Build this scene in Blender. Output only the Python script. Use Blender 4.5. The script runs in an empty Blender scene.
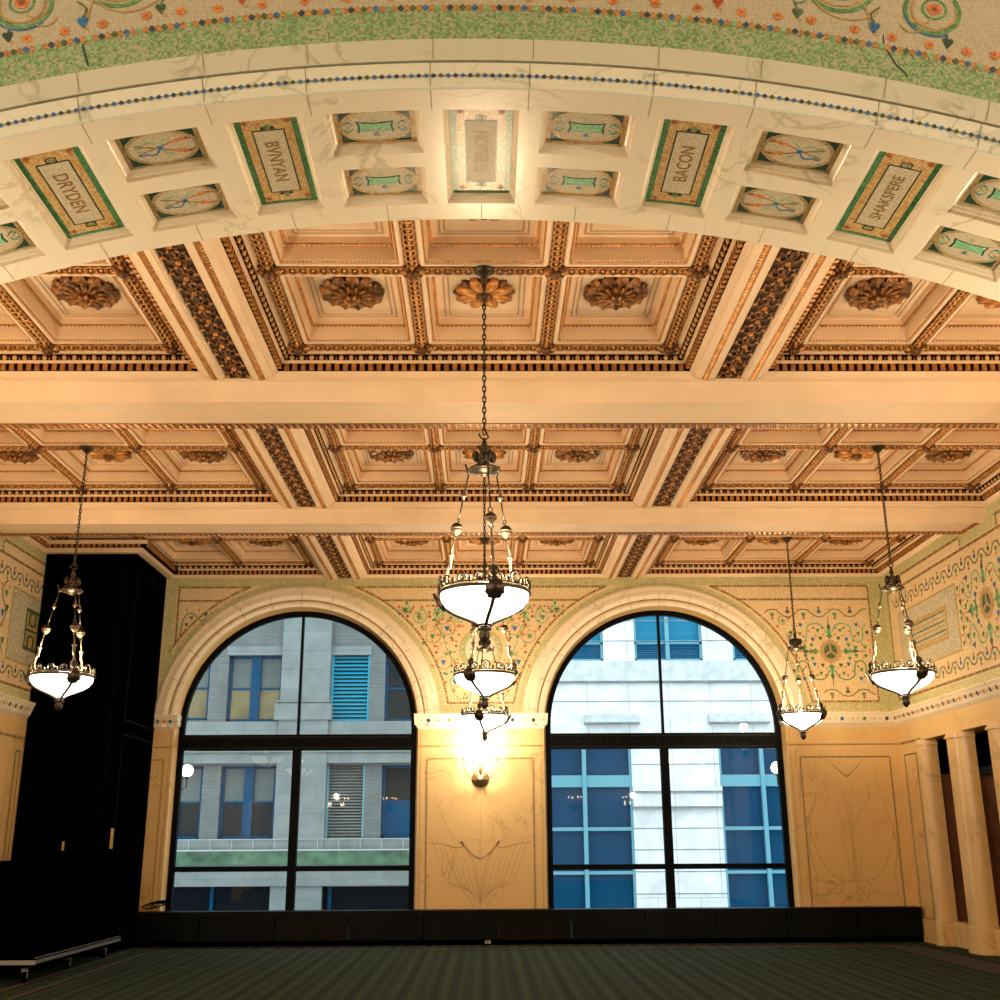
import bpy, math, random
from math import sin, cos, pi, radians, sqrt, atan2, hypot
random.seed(7)
SC = bpy.context.scene
COL = SC.collection

# ------------------------------------------------------------------ materials
def new_mat(name):
    m = bpy.data.materials.new(name); m.use_nodes = True
    nt = m.node_tree; b = nt.nodes['Principled BSDF']
    return m, nt, b
def simple(name, col, rough=.5, metal=0., emit=None, es=0., noise=0., nscale=8., bump=0., spec=.5):
    m, nt, b = new_mat(name); b.inputs['Specular IOR Level'].default_value = spec
    b.inputs['Base Color'].default_value = (*col, 1)
    b.inputs['Roughness'].default_value = rough
    b.inputs['Metallic'].default_value = metal
    if emit:
        b.inputs['Emission Color'].default_value = (*emit, 1)
        b.inputs['Emission Strength'].default_value = es
    if noise or bump:
        tc = nt.nodes.new('ShaderNodeTexCoord'); n = nt.nodes.new('ShaderNodeTexNoise')
        n.inputs['Scale'].default_value = nscale; n.inputs['Detail'].default_value = 4
        nt.links.new(tc.outputs['Object'], n.inputs['Vector'])
        if noise:
            r = nt.nodes.new('ShaderNodeValToRGB')
            r.color_ramp.elements[0].position = .3; r.color_ramp.elements[1].position = .7
            r.color_ramp.elements[0].color = (*[c*(1-noise) for c in col], 1)
            r.color_ramp.elements[1].color = (*[min(1, c*(1+noise)) for c in col], 1)
            nt.links.new(n.outputs['Fac'], r.inputs['Fac']); nt.links.new(r.outputs['Color'], b.inputs['Base Color'])
        if bump:
            bp = nt.nodes.new('ShaderNodeBump'); bp.inputs['Strength'].default_value = bump
            bp.inputs['Distance'].default_value = .02
            nt.links.new(n.outputs['Fac'], bp.inputs['Height']); nt.links.new(bp.outputs['Normal'], b.inputs['Normal'])
    return m
def marble(name, base, vein, rough=.3, scale=1.2, warp=1.6, thr=.035, soft=.5):
    m, nt, b = new_mat(name); N = nt.nodes; L = nt.links
    tc = N.new('ShaderNodeTexCoord')
    n1 = N.new('ShaderNodeTexNoise'); n1.inputs['Scale'].default_value = scale; n1.inputs['Detail'].default_value = 6
    n1.inputs['Distortion'].default_value = warp
    L.new(tc.outputs['Object'], n1.inputs['Vector'])
    s = N.new('ShaderNodeMath'); s.operation = 'SUBTRACT'; s.inputs[1].default_value = .5
    a = N.new('ShaderNodeMath'); a.operation = 'ABSOLUTE'
    L.new(n1.outputs['Fac'], s.inputs[0]); L.new(s.outputs[0], a.inputs[0])
    r = N.new('ShaderNodeMapRange'); r.inputs['From Min'].default_value = 0; r.inputs['From Max'].default_value = thr
    r.inputs['To Min'].default_value = soft; r.inputs['To Max'].default_value = 0; L.new(a.outputs[0], r.inputs['Value'])
    n2 = N.new('ShaderNodeTexNoise'); n2.inputs['Scale'].default_value = scale*1.4; n2.inputs['Detail'].default_value = 2
    L.new(tc.outputs['Object'], n2.inputs['Vector'])
    r2 = N.new('ShaderNodeMapRange'); r2.inputs['From Min'].default_value = .42; r2.inputs['From Max'].default_value = .62
    L.new(n2.outputs['Fac'], r2.inputs['Value'])
    mu = N.new('ShaderNodeMath'); mu.operation = 'MULTIPLY'; L.new(r.outputs['Result'], mu.inputs[0]); L.new(r2.outputs['Result'], mu.inputs[1])
    mx = N.new('ShaderNodeMix'); mx.data_type = 'RGBA'
    mx.inputs['A'].default_value = (*base, 1); mx.inputs['B'].default_value = (*vein, 1)
    L.new(mu.outputs[0], mx.inputs['Factor']); L.new(mx.outputs['Result'], b.inputs['Base Color'])
    b.inputs['Roughness'].default_value = rough
    return m
def tesserae(name, cols, size=.022, rough=.45, metal=0., grout=(.30,.26,.18), axes='XZ', groutw=.0025, nscale=6.):
    """small square mosaic stones of varying colours"""
    m, nt, b = new_mat(name); N = nt.nodes; L = nt.links
    tc = N.new('ShaderNodeTexCoord'); sp = N.new('ShaderNodeSeparateXYZ'); cb = N.new('ShaderNodeCombineXYZ')
    L.new(tc.outputs['Object'], sp.inputs[0])
    L.new(sp.outputs[axes[0]], cb.inputs['X']); L.new(sp.outputs[axes[1]], cb.inputs['Y'])
    br = N.new('ShaderNodeTexBrick'); br.offset = .0; br.squash = 1.
    br.inputs['Scale'].default_value = 1; br.inputs['Brick Width'].default_value = size
    br.inputs['Row Height'].default_value = size; br.inputs['Mortar Size'].default_value = groutw
    br.inputs['Mortar Smooth'].default_value = .3
    L.new(cb.outputs[0], br.inputs['Vector'])
    vo = N.new('ShaderNodeTexVoronoi'); vo.inputs['Scale'].default_value = 1/size; vo.inputs['Randomness'].default_value = .0
    L.new(cb.outputs[0], vo.inputs['Vector'])
    ns = N.new('ShaderNodeTexNoise'); ns.inputs['Scale'].default_value = nscale; ns.inputs['Detail'].default_value = 3
    L.new(cb.outputs[0], ns.inputs['Vector'])
    sx = N.new('ShaderNodeSeparateColor'); L.new(vo.outputs['Color'], sx.inputs[0])
    ad = N.new('ShaderNodeMath'); ad.operation = 'MULTIPLY_ADD'; ad.inputs[1].default_value = .55
    L.new(sx.outputs[0], ad.inputs[0])
    ms = N.new('ShaderNodeMath'); ms.operation = 'MULTIPLY'; ms.inputs[1].default_value = .45
    L.new(ns.outputs['Fac'], ms.inputs[0]); L.new(ms.outputs[0], ad.inputs[2])
    r = N.new('ShaderNodeValToRGB'); cr = r.color_ramp; cr.interpolation = 'CONSTANT'
    n = len(cols)
    cr.elements[0].position = 0; cr.elements[0].color = (*cols[0], 1)
    cr.elements[1].position = .3 if n > 1 else 1; cr.elements[1].color = (*cols[min(1, n-1)], 1)
    for i in range(2, n):
        e = cr.elements.new(.3+.45*(i-1)/(n-1)); e.color = (*cols[i], 1)
    L.new(ad.outputs[0], r.inputs['Fac'])
    mx = N.new('ShaderNodeMix'); mx.data_type = 'RGBA'; mx.inputs['B'].default_value = (*grout, 1)
    L.new(r.outputs['Color'], mx.inputs['A']); L.new(br.outputs['Fac'], mx.inputs['Factor'])
    L.new(mx.outputs['Result'], b.inputs['Base Color'])
    b.inputs['Roughness'].default_value = rough; b.inputs['Metallic'].default_value = metal
    bp = N.new('ShaderNodeBump'); bp.inputs['Strength'].default_value = .35; bp.inputs['Distance'].default_value = .004
    L.new(sx.outputs[1], bp.inputs['Height']); L.new(bp.outputs['Normal'], b.inputs['Normal'])
    return m

M = {}
PL = (.80, .585, .385)
M['plaster'] = simple('painted_plaster', PL, .6, noise=.05, nscale=2.5)
M['plaster_line'] = simple('painted_plaster_groove', (.42,.29,.17), .7)
M['gold'] = simple('aged_gilding', (.50,.21,.048), .40, .4, noise=.35, nscale=14, bump=.3)
M['gold_light'] = simple('bright_gilding', (.72,.45,.19), .4, .3, noise=.2, nscale=20)
M['gold_dark'] = simple('dark_antique_gilding', (.15,.062,.018), .42, .35, noise=.5, nscale=12, bump=.5)
M['acanthus'] = simple('brown_gilding', (.30,.125,.032), .42, .35, noise=.5, nscale=16, bump=.5)
M['frieze_back'] = simple('frieze_background', (.10,.045,.015), .6)
M['gap_shade'] = simple('painted_gap_shade', (.012,.004,.0015), .9, spec=.05)  # shade between dentils and eggs, painted as near-black brown
M['marble'] = marble('cream_veined_marble', (.84,.72,.54), (.36,.30,.18), .25, 1.1, 1.2, .018, .5)
M['marble_wall'] = marble('ochre_veined_marble', (.71,.475,.205), (.33,.19,.06), .3, 1.0, 1.6, .022, .5)
M['marble_white'] = marble('white_grey_marble', (.74,.745,.62), (.38,.40,.30), .3, 1.7, 1.3, .022, .7)
M['marble_grey'] = marble('grey_green_marble', (.60,.605,.485), (.30,.31,.21), .3, 2.0, 1.5, .03, .7)
M['marble_recess'] = marble('shadow_grey_marble', (.60,.52,.36), (.30,.25,.15), .35, 2.0, 1.5, .03, .6)
M['joint'] = simple('marble_joint', (.30,.24,.15), .8)
M['vein'] = simple('dark_marble_vein', (.40,.26,.11), .45, noise=.3, nscale=9)
M['bronze'] = simple('dark_bronze', (.055,.042,.026), .38, .7, noise=.3, nscale=30)
M['bronze_light'] = simple('polished_bronze', (.20,.145,.09), .42, .6)
M['black_metal'] = simple('black_painted_iron', (.0018,.0022,.0026), .5, noise=.2, nscale=10, spec=.06)
M['black_relief'] = simple('black_iron_relief', (.006,.008,.006), .4, spec=.12)
M['black'] = simple('matte_black_finish', (.0006,.0007,.0012), .95, spec=0)
M['black_panel'] = simple('black_satin_panel', (.005,.006,.009), .25)
M['bluish_edge'] = simple('dull_blue_black_moulding', (.0014,.0022,.004), .6, spec=.02)
M['bench'] = simple('charcoal_painted_metal', (.0032,.0038,.0036), .4, noise=.4, nscale=3, spec=.08)
M['bench_warm'] = simple('brown_black_painted_metal', (.0055,.0036,.0022), .4, noise=.4, nscale=3, spec=.08)
M['alu'] = simple('brushed_aluminium', (.45,.46,.45), .35, .8)
M['brass'] = simple('yellow_brass', (.55,.34,.12), .3, .8)
M['red_wall'] = simple('russet_plaster', (.17,.062,.022), .7, noise=.3, nscale=3)
M['dark_wood'] = simple('near_black_wood', (.012,.010,.009), .5)
T = lambda n, c, **k: M.__setitem__(n, tesserae(n, c, **k))
T('mos_green', [(.10,.36,.12),(.19,.52,.20),(.06,.22,.08),(.40,.53,.31),(.14,.42,.14),(.50,.50,.36)], size=.0125, groutw=.0014)
T('mos_field', [(.58,.55,.42),(.64,.61,.47),(.53,.50,.37),(.61,.59,.47)], size=.0125, groutw=.0016, grout=(.30,.26,.15))
T('mos_wall', [(.78,.60,.34),(.72,.55,.31),(.82,.64,.38)], size=.02, groutw=.001, grout=(.6,.46,.26))
T('mos_wall_side', [(.74,.57,.32),(.70,.53,.30),(.79,.61,.36)], size=.02, groutw=.001, grout=(.58,.44,.25), axes='YZ')
T('mos_wall_green', [(.56,.50,.24),(.63,.55,.28),(.47,.48,.22),(.68,.58,.33),(.42,.45,.2)], size=.022, groutw=.001, grout=(.45,.40,.2))
T('mos_wall_green_side', [(.56,.50,.24),(.63,.55,.28),(.47,.48,.22),(.68,.58,.33),(.42,.45,.2)], size=.022, groutw=.001, grout=(.45,.40,.2), axes='YZ')
T('mos_grey_side', [(.50,.45,.30),(.58,.52,.36),(.40,.39,.27),(.63,.56,.41)], size=.022, groutw=.001, axes='YZ')
T('mos_gold', [(.78,.48,.15),(.86,.62,.28),(.55,.28,.08),(.70,.40,.12),(.88,.68,.38)], size=.013, groutw=.0022, grout=(.40,.22,.08), axes='XY', rough=.3)
T('mos_darkgold', [(.42,.30,.13),(.52,.38,.17),(.33,.22,.09),(.58,.42,.2)], size=.011, groutw=.0014, grout=(.25,.17,.08), axes='XY', rough=.35)
T('mos_cream', [(.66,.56,.38),(.72,.63,.46),(.60,.50,.33)], size=.012, groutw=.0016, grout=(.38,.28,.15), axes='XY')
T('mos_emerald', [(.05,.26,.09),(.10,.36,.13),(.03,.16,.06),(.16,.42,.18)], size=.011, groutw=.0014, grout=(.04,.1,.04), axes='XY', rough=.3)
M['ink_green'] = simple('dark_green_tesserae', (.015,.055,.035), .35, noise=.6, nscale=60)
M['leaf_green'] = simple('green_tesserae', (.11,.30,.11), .4, noise=.5, nscale=40)
M['leaf_dark'] = simple('olive_tesserae', (.07,.13,.06), .4, noise=.5, nscale=40)
M['cyan'] = simple('sea_green_tesserae', (.20,.47,.25), .4, noise=.4, nscale=50)
M['blue'] = simple('blue_tesserae', (.03,.16,.42), .35, noise=.5, nscale=40)
M['blue_dark'] = simple('navy_tesserae', (.02,.06,.13), .35, noise=.5, nscale=40)
M['orange'] = simple('orange_tesserae', (.62,.22,.06), .4, noise=.35, nscale=40)
M['red'] = simple('russet_tesserae', (.42,.09,.025), .4, noise=.4, nscale=40)
M['ochre'] = simple('ochre_tesserae', (.48,.31,.10), .45, noise=.3, nscale=40)
M['bead_back'] = simple('tan_tesserae', (.50,.33,.14), .45, noise=.2, nscale=40)
M['red_dark'] = simple('maroon_tesserae', (.20,.05,.02), .4, noise=.3, nscale=40)
M['text'] = simple('bronze_lettering', (.30,.16,.05), .4, noise=.3, nscale=60)
M['bowl'] = simple('lit_alabaster_glass', (.9,.85,.75), .4, emit=(1,.90,.74), es=3.2)
M['flame'] = simple('lit_lamp_bulb', (1,.9,.7), .4, emit=(1,.80,.52), es=22)
M['globe'] = simple('lit_opal_globe', (1,.95,.85), .4, emit=(1,.92,.78), es=5)

def carpet():
    m, nt, b = new_mat('green_patterned_carpet'); N = nt.nodes; L = nt.links
    tc = N.new('ShaderNodeTexCoord'); mp = N.new('ShaderNodeMapping'); L.new(tc.outputs['Object'], mp.inputs[0])
    ch = N.new('ShaderNodeTexVoronoi'); ch.inputs['Scale'].default_value = 5.5; ch.inputs['Randomness'].default_value = 0
    L.new(mp.outputs[0], ch.inputs['Vector'])
    wv = N.new('ShaderNodeTexWave'); wv.inputs['Scale'].default_value = 1.05; wv.bands_direction = 'X'
    wv.inputs['Distortion'].default_value = .4
    L.new(mp.outputs[0], wv.inputs['Vector'])
    ns = N.new('ShaderNodeTexNoise'); ns.inputs['Scale'].default_value = 45; ns.inputs['Detail'].default_value = 3
    L.new(mp.outputs[0], ns.inputs['Vector'])
    r = N.new('ShaderNodeValToRGB'); e = r.color_ramp.elements
    e[0].position = .3; e[0].color = (.005,.011,.007,1); e[1].position = .72; e[1].color = (.034,.050,.026,1)
    x = e = r.color_ramp.elements.new(.5); x.color = (.014,.027,.015,1)
    m1 = N.new('ShaderNodeMath'); m1.operation = 'MULTIPLY_ADD'; m1.inputs[1].default_value = .9
    L.new(ch.outputs['Distance'], m1.inputs[0])
    m2 = N.new('ShaderNodeMath'); m2.operation = 'MULTIPLY_ADD'; m2.inputs[1].default_value = .16
    L.new(wv.outputs['Fac'], m2.inputs[0])
    m3 = N.new('ShaderNodeMath'); m3.operation = 'MULTIPLY'; m3.inputs[1].default_value = .45
    L.new(ns.outputs['Fac'], m3.inputs[0]); L.new(m3.outputs[0], m2.inputs[2]); L.new(m2.outputs[0], m1.inputs[2])
    sb = N.new('ShaderNodeMath'); sb.operation = 'SUBTRACT'; sb.inputs[1].default_value = .1
    L.new(m1.outputs[0], sb.inputs[0]); L.new(sb.outputs[0], r.inputs['Fac']); L.new(r.outputs['Color'], b.inputs['Base Color'])
    b.inputs['Roughness'].default_value = .95; b.inputs['Specular IOR Level'].default_value = .1
    return m
M['carpet'] = carpet()
M['carpet_stripe'] = simple('russet_carpet_stripe', (.06,.017,.008), .95, noise=.4, nscale=40)
M['carpet_dark'] = simple('dark_carpet_border', (.008,.014,.012), .95, noise=.3, nscale=40)

def stone(name, c1, c2, bw, bh, mortar, mcol, rough=.8):
    m, nt, b = new_mat(name); N = nt.nodes; L = nt.links
    tc = N.new('ShaderNodeTexCoord'); sp = N.new('ShaderNodeSeparateXYZ'); cb = N.new('ShaderNodeCombineXYZ')
    L.new(tc.outputs['Object'], sp.inputs[0]); L.new(sp.outputs['X'], cb.inputs['X']); L.new(sp.outputs['Z'], cb.inputs['Y'])
    br = N.new('ShaderNodeTexBrick'); br.inputs['Scale'].default_value = 1
    br.inputs['Brick Width'].default_value = bw; br.inputs['Row Height'].default_value = bh
    br.inputs['Mortar Size'].default_value = mortar; br.inputs['Color1'].default_value = (*c1, 1)
    br.inputs['Color2'].default_value = (*c2, 1); br.inputs['Mortar'].default_value = (*mcol, 1)
    L.new(cb.outputs[0], br.inputs['Vector'])
    ns = N.new('ShaderNodeTexNoise'); ns.inputs['Scale'].default_value = 2.2; ns.inputs['Detail'].default_value = 8
    L.new(tc.outputs['Object'], ns.inputs['Vector'])
    rg = N.new('ShaderNodeMapRange'); rg.inputs['From Min'].default_value = .3; rg.inputs['From Max'].default_value = .7
    rg.inputs['To Min'].default_value = .82; rg.inputs['To Max'].default_value = 1.08
    L.new(ns.outputs['Fac'], rg.inputs['Value'])
    mx = N.new('ShaderNodeVectorMath'); mx.operation = 'SCALE'; L.new(br.outputs['Color'], mx.inputs[0]); L.new(rg.outputs['Result'], mx.inputs['Scale'])
    L.new(mx.outputs[0], b.inputs['Base Color']); b.inputs['Roughness'].default_value = rough
    return m
M['stone_grey'] = stone('grey_brick_stone', (.125,.15,.145), (.145,.17,.165), .42, .105, .006, (.085,.10,.10))
M['stone_smooth'] = stone('pale_grey_limestone', (.205,.24,.235), (.185,.22,.215), 1.6, .6, .006, (.13,.15,.15))
M['stone_white'] = stone('white_limestone', (.72,.765,.765), (.68,.73,.735), 1.25, 50, .010, (.36,.41,.42))
M['stone_shade_joint'] = simple('painted_ledge_shade_and_joints', (.18,.22,.23), .8, noise=.3, nscale=3)  # darker tone for shade painted at the ledges, also the course joints
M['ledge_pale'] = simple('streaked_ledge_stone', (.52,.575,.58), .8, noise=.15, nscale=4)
M['green_stain'] = simple('verdigris_flashing', (.055,.13,.075), .7, noise=.5, nscale=3)
M['win_blue'] = simple('blue_painted_window_frame', (.002,.06,.135), .5, spec=.05)
M['win_blue_pale'] = simple('pale_blue_window_frame', (.12,.34,.42), .5, spec=.2)
M['louvre_blue'] = simple('bright_blue_louvre', (.01,.33,.50), .45, spec=.1)
M['pane_dark'] = simple('dark_window_glass', (.014,.024,.026), .3, spec=.08)
M['pane_blind'] = simple('grey_window_blind', (.12,.15,.145), .6, spec=.1)
M['pane_amber'] = simple('dim_lit_room', (.11,.10,.045), .6, emit=(.9,.66,.22), es=.07, noise=.5, nscale=1.5)
M['pane_blue'] = simple('blue_tinted_glass', (.002,.058,.13), .4, spec=.03, noise=.15, nscale=1.2)
M['pane_sky'] = simple('turquoise_reflective_glass', (.004,.19,.33), .4, spec=.1)
M['pane_black'] = simple('black_shop_glass', (.0015,.004,.008), .3, spec=.04)
M['wire'] = simple('white_cable', (.40,.45,.45), .6)
M['asphalt'] = simple('street_asphalt', (.12,.12,.12), .9)

def glass():
    m, nt, b = new_mat('window_glass'); N = nt.nodes; L = nt.links
    N.remove(b); out = N['Material Output']
    tr = N.new('ShaderNodeBsdfTransparent'); tr.inputs['Color'].default_value = (.93,.97,.98,1)
    gl = N.new('ShaderNodeBsdfGlossy'); gl.inputs['Roughness'].default_value = .015
    mx = N.new('ShaderNodeMixShader'); fr = N.new('ShaderNodeFresnel'); fr.inputs['IOR'].default_value = 1.5
    L.new(fr.outputs[0], mx.inputs['Fac']); L.new(tr.outputs[0], mx.inputs[1]); L.new(gl.outputs[0], mx.inputs[2])
    L.new(mx.outputs[0], out.inputs['Surface'])
    return m
M['glass'] = glass()

# ------------------------------------------------------------------ mesh builder
class MB:
    def __init__(s): s.v = []; s.f = []; s.m = []; s.mats = []; s.cur = 0
    def mat(s, key):
        if key not in s.mats: s.mats.append(key)
        s.cur = s.mats.index(key); return s
    def add(s, vs, fs):
        o = len(s.v); s.v.extend(vs)
        for f in fs: s.f.append(tuple(i+o for i in f)); s.m.append(s.cur)
        return s
    def quad(s, a, b, c, d): return s.add([a, b, c, d], [(0,1,2,3)])
    def box(s, x0, x1, y0, y1, z0, z1):
        v = [(x0,y0,z0),(x1,y0,z0),(x1,y1,z0),(x0,y1,z0),(x0,y0,z1),(x1,y0,z1),(x1,y1,z1),(x0,y1,z1)]
        return s.add(v, [(0,3,2,1),(4,5,6,7),(0,1,5,4),(1,2,6,5),(2,3,7,6),(3,0,4,7)])
    def lathe(s, prof, c=(0,0,0), n=16, sx=1., sy=1.):
        vs = []; fs = []
        for r, z in prof:
            for i in range(n):
                a = 2*pi*i/n; vs.append((c[0]+r*cos(a)*sx, c[1]+r*sin(a)*sy, c[2]+z))
        for k in range(len(prof)-1):
            for i in range(n):
                j = (i+1) % n; fs.append((k*n+i, k*n+j, (k+1)*n+j, (k+1)*n+i))
        fs.append(tuple(range(n-1, -1, -1))); fs.append(tuple((len(prof)-1)*n+i for i in range(n)))
        return s.add(vs, fs)
    def tube(s, pts, r, n=6, closed=False, flat=1.):
        pts = [tuple(p) for p in pts]; k = len(pts); vs = []; fs = []
        rr = r if isinstance(r, (list, tuple)) else [r]*k
        up0 = None
        for i, p in enumerate(pts):
            a = pts[(i-1) % k] if (closed or i > 0) else pts[i]
            b = pts[(i+1) % k] if (closed or i < k-1) else pts[i]
            d = [b[q]-a[q] for q in range(3)]; l = sqrt(sum(q*q for q in d)) or 1; d = [q/l for q in d]
            if up0 is None: up0 = (0,0,1) if abs(d[2]) < .9 else (1,0,0)
            dt = sum(up0[q]*d[q] for q in range(3)); u = [up0[q]-dt*d[q] for q in range(3)]
            l = sqrt(sum(q*q for q in u))
            if l < 1e-4: u = [1,0,0] if abs(d[0]) < .9 else [0,1,0]; l = 1
            u = [q/l for q in u]; up0 = u
            w = [d[1]*u[2]-d[2]*u[1], d[2]*u[0]-d[0]*u[2], d[0]*u[1]-d[1]*u[0]]
            for j in range(n):
                t = 2*pi*j/n; c1 = cos(t)*rr[i]*flat; s1 = sin(t)*rr[i]
                vs.append(tuple(p[q]+u[q]*c1+w[q]*s1 for q in range(3)))
        m = k if closed else k-1
        for i in range(m):
            for j in range(n):
                a = i*n+j; b = i*n+(j+1) % n; c = ((i+1) % k)*n+(j+1) % n; d = ((i+1) % k)*n+j
                fs.append((a, b, c, d))
        if not closed:
            fs.append(tuple(range(n-1, -1, -1))); fs.append(tuple((k-1)*n+j for j in range(n)))
        return s.add(vs, fs)
    def ell(s, c, rx, ry, rz, nu=8, nv=5, rot=0.):
        vs = []; fs = []; cr, sr = cos(rot), sin(rot)
        for i in range(1, nv):
            ph = pi*i/nv
            for j in range(nu):
                t = 2*pi*j/nu; x = rx*sin(ph)*cos(t); y = ry*sin(ph)*sin(t)
                vs.append((c[0]+x*cr-y*sr, c[1]+x*sr+y*cr, c[2]+rz*cos(ph)))
        vs.append((c[0],c[1],c[2]+rz)); vs.append((c[0],c[1],c[2]-rz)); t = len(vs)-2; b = t+1
        for i in range(nv-2):
            for j in range(nu):
                k = (j+1) % nu; fs.append((i*nu+j, (i+1)*nu+j, (i+1)*nu+k, i*nu+k))
        for j in range(nu):
            k = (j+1) % nu; fs.append((t, j, k)); fs.append((b, (nv-2)*nu+k, (nv-2)*nu+j))
        return s.add(vs, fs)
    def xf(s, fn):
        s.v = [fn(p) for p in s.v]; return s
    def mesh(s, name, smooth=False):
        me = bpy.data.meshes.new(name); me.from_pydata(s.v, [], s.f)
        for k in s.mats: me.materials.append(M[k])
        me.polygons.foreach_set('material_index', s.m)
        if smooth: me.polygons.foreach_set('use_smooth', [True]*len(s.f))
        me.update(); return me
    def build(s, name, parent=None, smooth=False):
        return link(name, s.mesh(name, smooth), parent)
def link(name, data, parent=None, loc=(0,0,0), rz=0):
    o = bpy.data.objects.new(name, data); COL.objects.link(o); o.location = loc; o.rotation_euler = (0,0,rz)
    if parent: o.parent = parent
    return o
def empty(name, loc=(0,0,0), rz=0): return link(name, None, None, loc, rz)
def tag(o, label=None, cat=None, group=None, kind=None):
    if label: o['label'] = label
    if cat: o['category'] = cat
    if group: o['group'] = group
    if kind: o['kind'] = kind
    return o
def copy_tree(o, parent=None):
    c = o.copy(); COL.objects.link(c)
    if parent: c.parent = parent
    for ch in list(o.children): copy_tree(ch, c)
    return c

# 2-D ornament drawn on any surface through a map (u,v,h)->xyz
class Draw:
    def __init__(s, mb, fn, h=.003): s.mb = mb; s.fn = fn; s.h = h; s.k = 0
    def _h(s): s.k += 1; return s.h+.0001*(s.k % 40)
    def poly(s, pts, mat, h=None):
        h = s._h() if h is None else h
        s.mb.mat(mat).add([s.fn(u, v, h) for u, v in pts], [tuple(range(len(pts)))])
    def disc(s, u, v, r, mat, n=10, ry=None, h=None):
        s.poly([(u+r*cos(2*pi*i/n), v+(ry or r)*sin(2*pi*i/n)) for i in range(n)], mat, h)
    def ring(s, u, v, r, w, mat, n=28, ry=None, a0=0, a1=2*pi):
        ry = ry or r
        s.ribbon([(u+r*cos(a0+(a1-a0)*i/n), v+ry*sin(a0+(a1-a0)*i/n)) for i in range(n+1)], w, mat)
    def ribbon(s, pts, w, mat, taper=False, h=None):
        if 3 <= len(pts) < 14:
            q = [pts[0]]+list(pts)+[pts[-1]]; out = []
            for i in range(1, len(q)-2):
                for j in range(6):
                    t = j/6; out.append(tuple(.5*(2*q[i][c]+(q[i+1][c]-q[i-1][c])*t+(2*q[i-1][c]-5*q[i][c]+4*q[i+1][c]-q[i+2][c])*t*t+(3*q[i][c]-q[i-1][c]-3*q[i+1][c]+q[i+2][c])*t**3) for c in (0, 1)))
            pts = out+[pts[-1]]
        h = s._h() if h is None else h; n = len(pts); vs = []; fs = []
        for i, (x, y) in enumerate(pts):
            a = pts[max(0, i-1)]; b = pts[min(n-1, i+1)]; dx, dy = b[0]-a[0], b[1]-a[1]; l = hypot(dx, dy) or 1
            ww = w*(1-.75*i/(n-1)) if taper else w
            vs += [s.fn(x-dy/l*ww/2, y+dx/l*ww/2, h), s.fn(x+dy/l*ww/2, y-dx/l*ww/2, h)]
        for i in range(n-1): fs.append((2*i, 2*i+1, 2*i+3, 2*i+2))
        s.mb.mat(mat).add(vs, fs)
    def rect(s, u0, u1, v0, v1, mat, h=None): s.poly([(u0,v0),(u1,v0),(u1,v1),(u0,v1)], mat, h)
    def frame(s, u0, u1, v0, v1, w, mat):
        s.rect(u0,u1,v0,v0+w,mat); s.rect(u0,u1,v1-w,v1,mat); s.rect(u0,u0+w,v0,v1,mat); s.rect(u1-w,u1,v0,v1,mat)
    def heart(s, u, v, r, mat, ang=0.):
        P = [(0,-1.4),(.75,-.25),(.95,.35),(.5,.8),(0,.5),(-.5,.8),(-.95,.35),(-.75,-.25)]
        c, t = cos(ang), sin(ang); s.poly([(u+r*(x*c-y*t), v+r*(x*t+y*c)) for x, y in P], mat)
    def spiral(s, u, v, r, w, mat, turns=1.4, a0=0., sgn=1, n=26):
        s.ribbon([(u+r*(1-.72*i/n)*cos(a0+sgn*turns*2*pi*i/n), v+r*(1-.72*i/n)*sin(a0+sgn*turns*2*pi*i/n)) for i in range(n+1)], w, mat, True)
    def dotline(s, pts, pitch, size, mats, back='ochre', bw=None, h=None):
        """a bead line: alternating coloured square stones along a path on a narrow band"""
        if bw:
            if len(pts) < 14:
                for a, b in zip(pts[:-1], pts[1:]): s.ribbon([a, b], bw, back)
            else: s.ribbon(pts, bw, back)
        acc = 0; k = 0
        for a, b in zip(pts[:-1], pts[1:]):
            L = hypot(b[0]-a[0], b[1]-a[1]); t = pitch-acc if acc else 0.
            if L < 1e-9: continue
            dx, dy = (b[0]-a[0])/L, (b[1]-a[1])/L
            while t <= L:
                x, y = a[0]+dx*t, a[1]+dy*t; q = size/2; hh = s.h+.0055
                s.poly([(x-dx*q,y-dy*q),(x+dy*q,y-dx*q),(x+dx*q,y+dy*q),(x-dy*q,y+dx*q)], mats[k % len(mats)], hh)
                k += 1; t += pitch
            acc = L-(t-pitch)
def arc(cx, cy, r, a0, a1, n=40): return [(cx+r*cos(a0+(a1-a0)*i/n), cy+r*sin(a0+(a1-a0)*i/n)) for i in range(n+1)]

WX = 7.17; WY = 19.5; ZT = 6.13
BAYS = [8.69, 13.25, 17.70]
EX, EY = 2.16, 1.80
SIDE = 5.01

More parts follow.
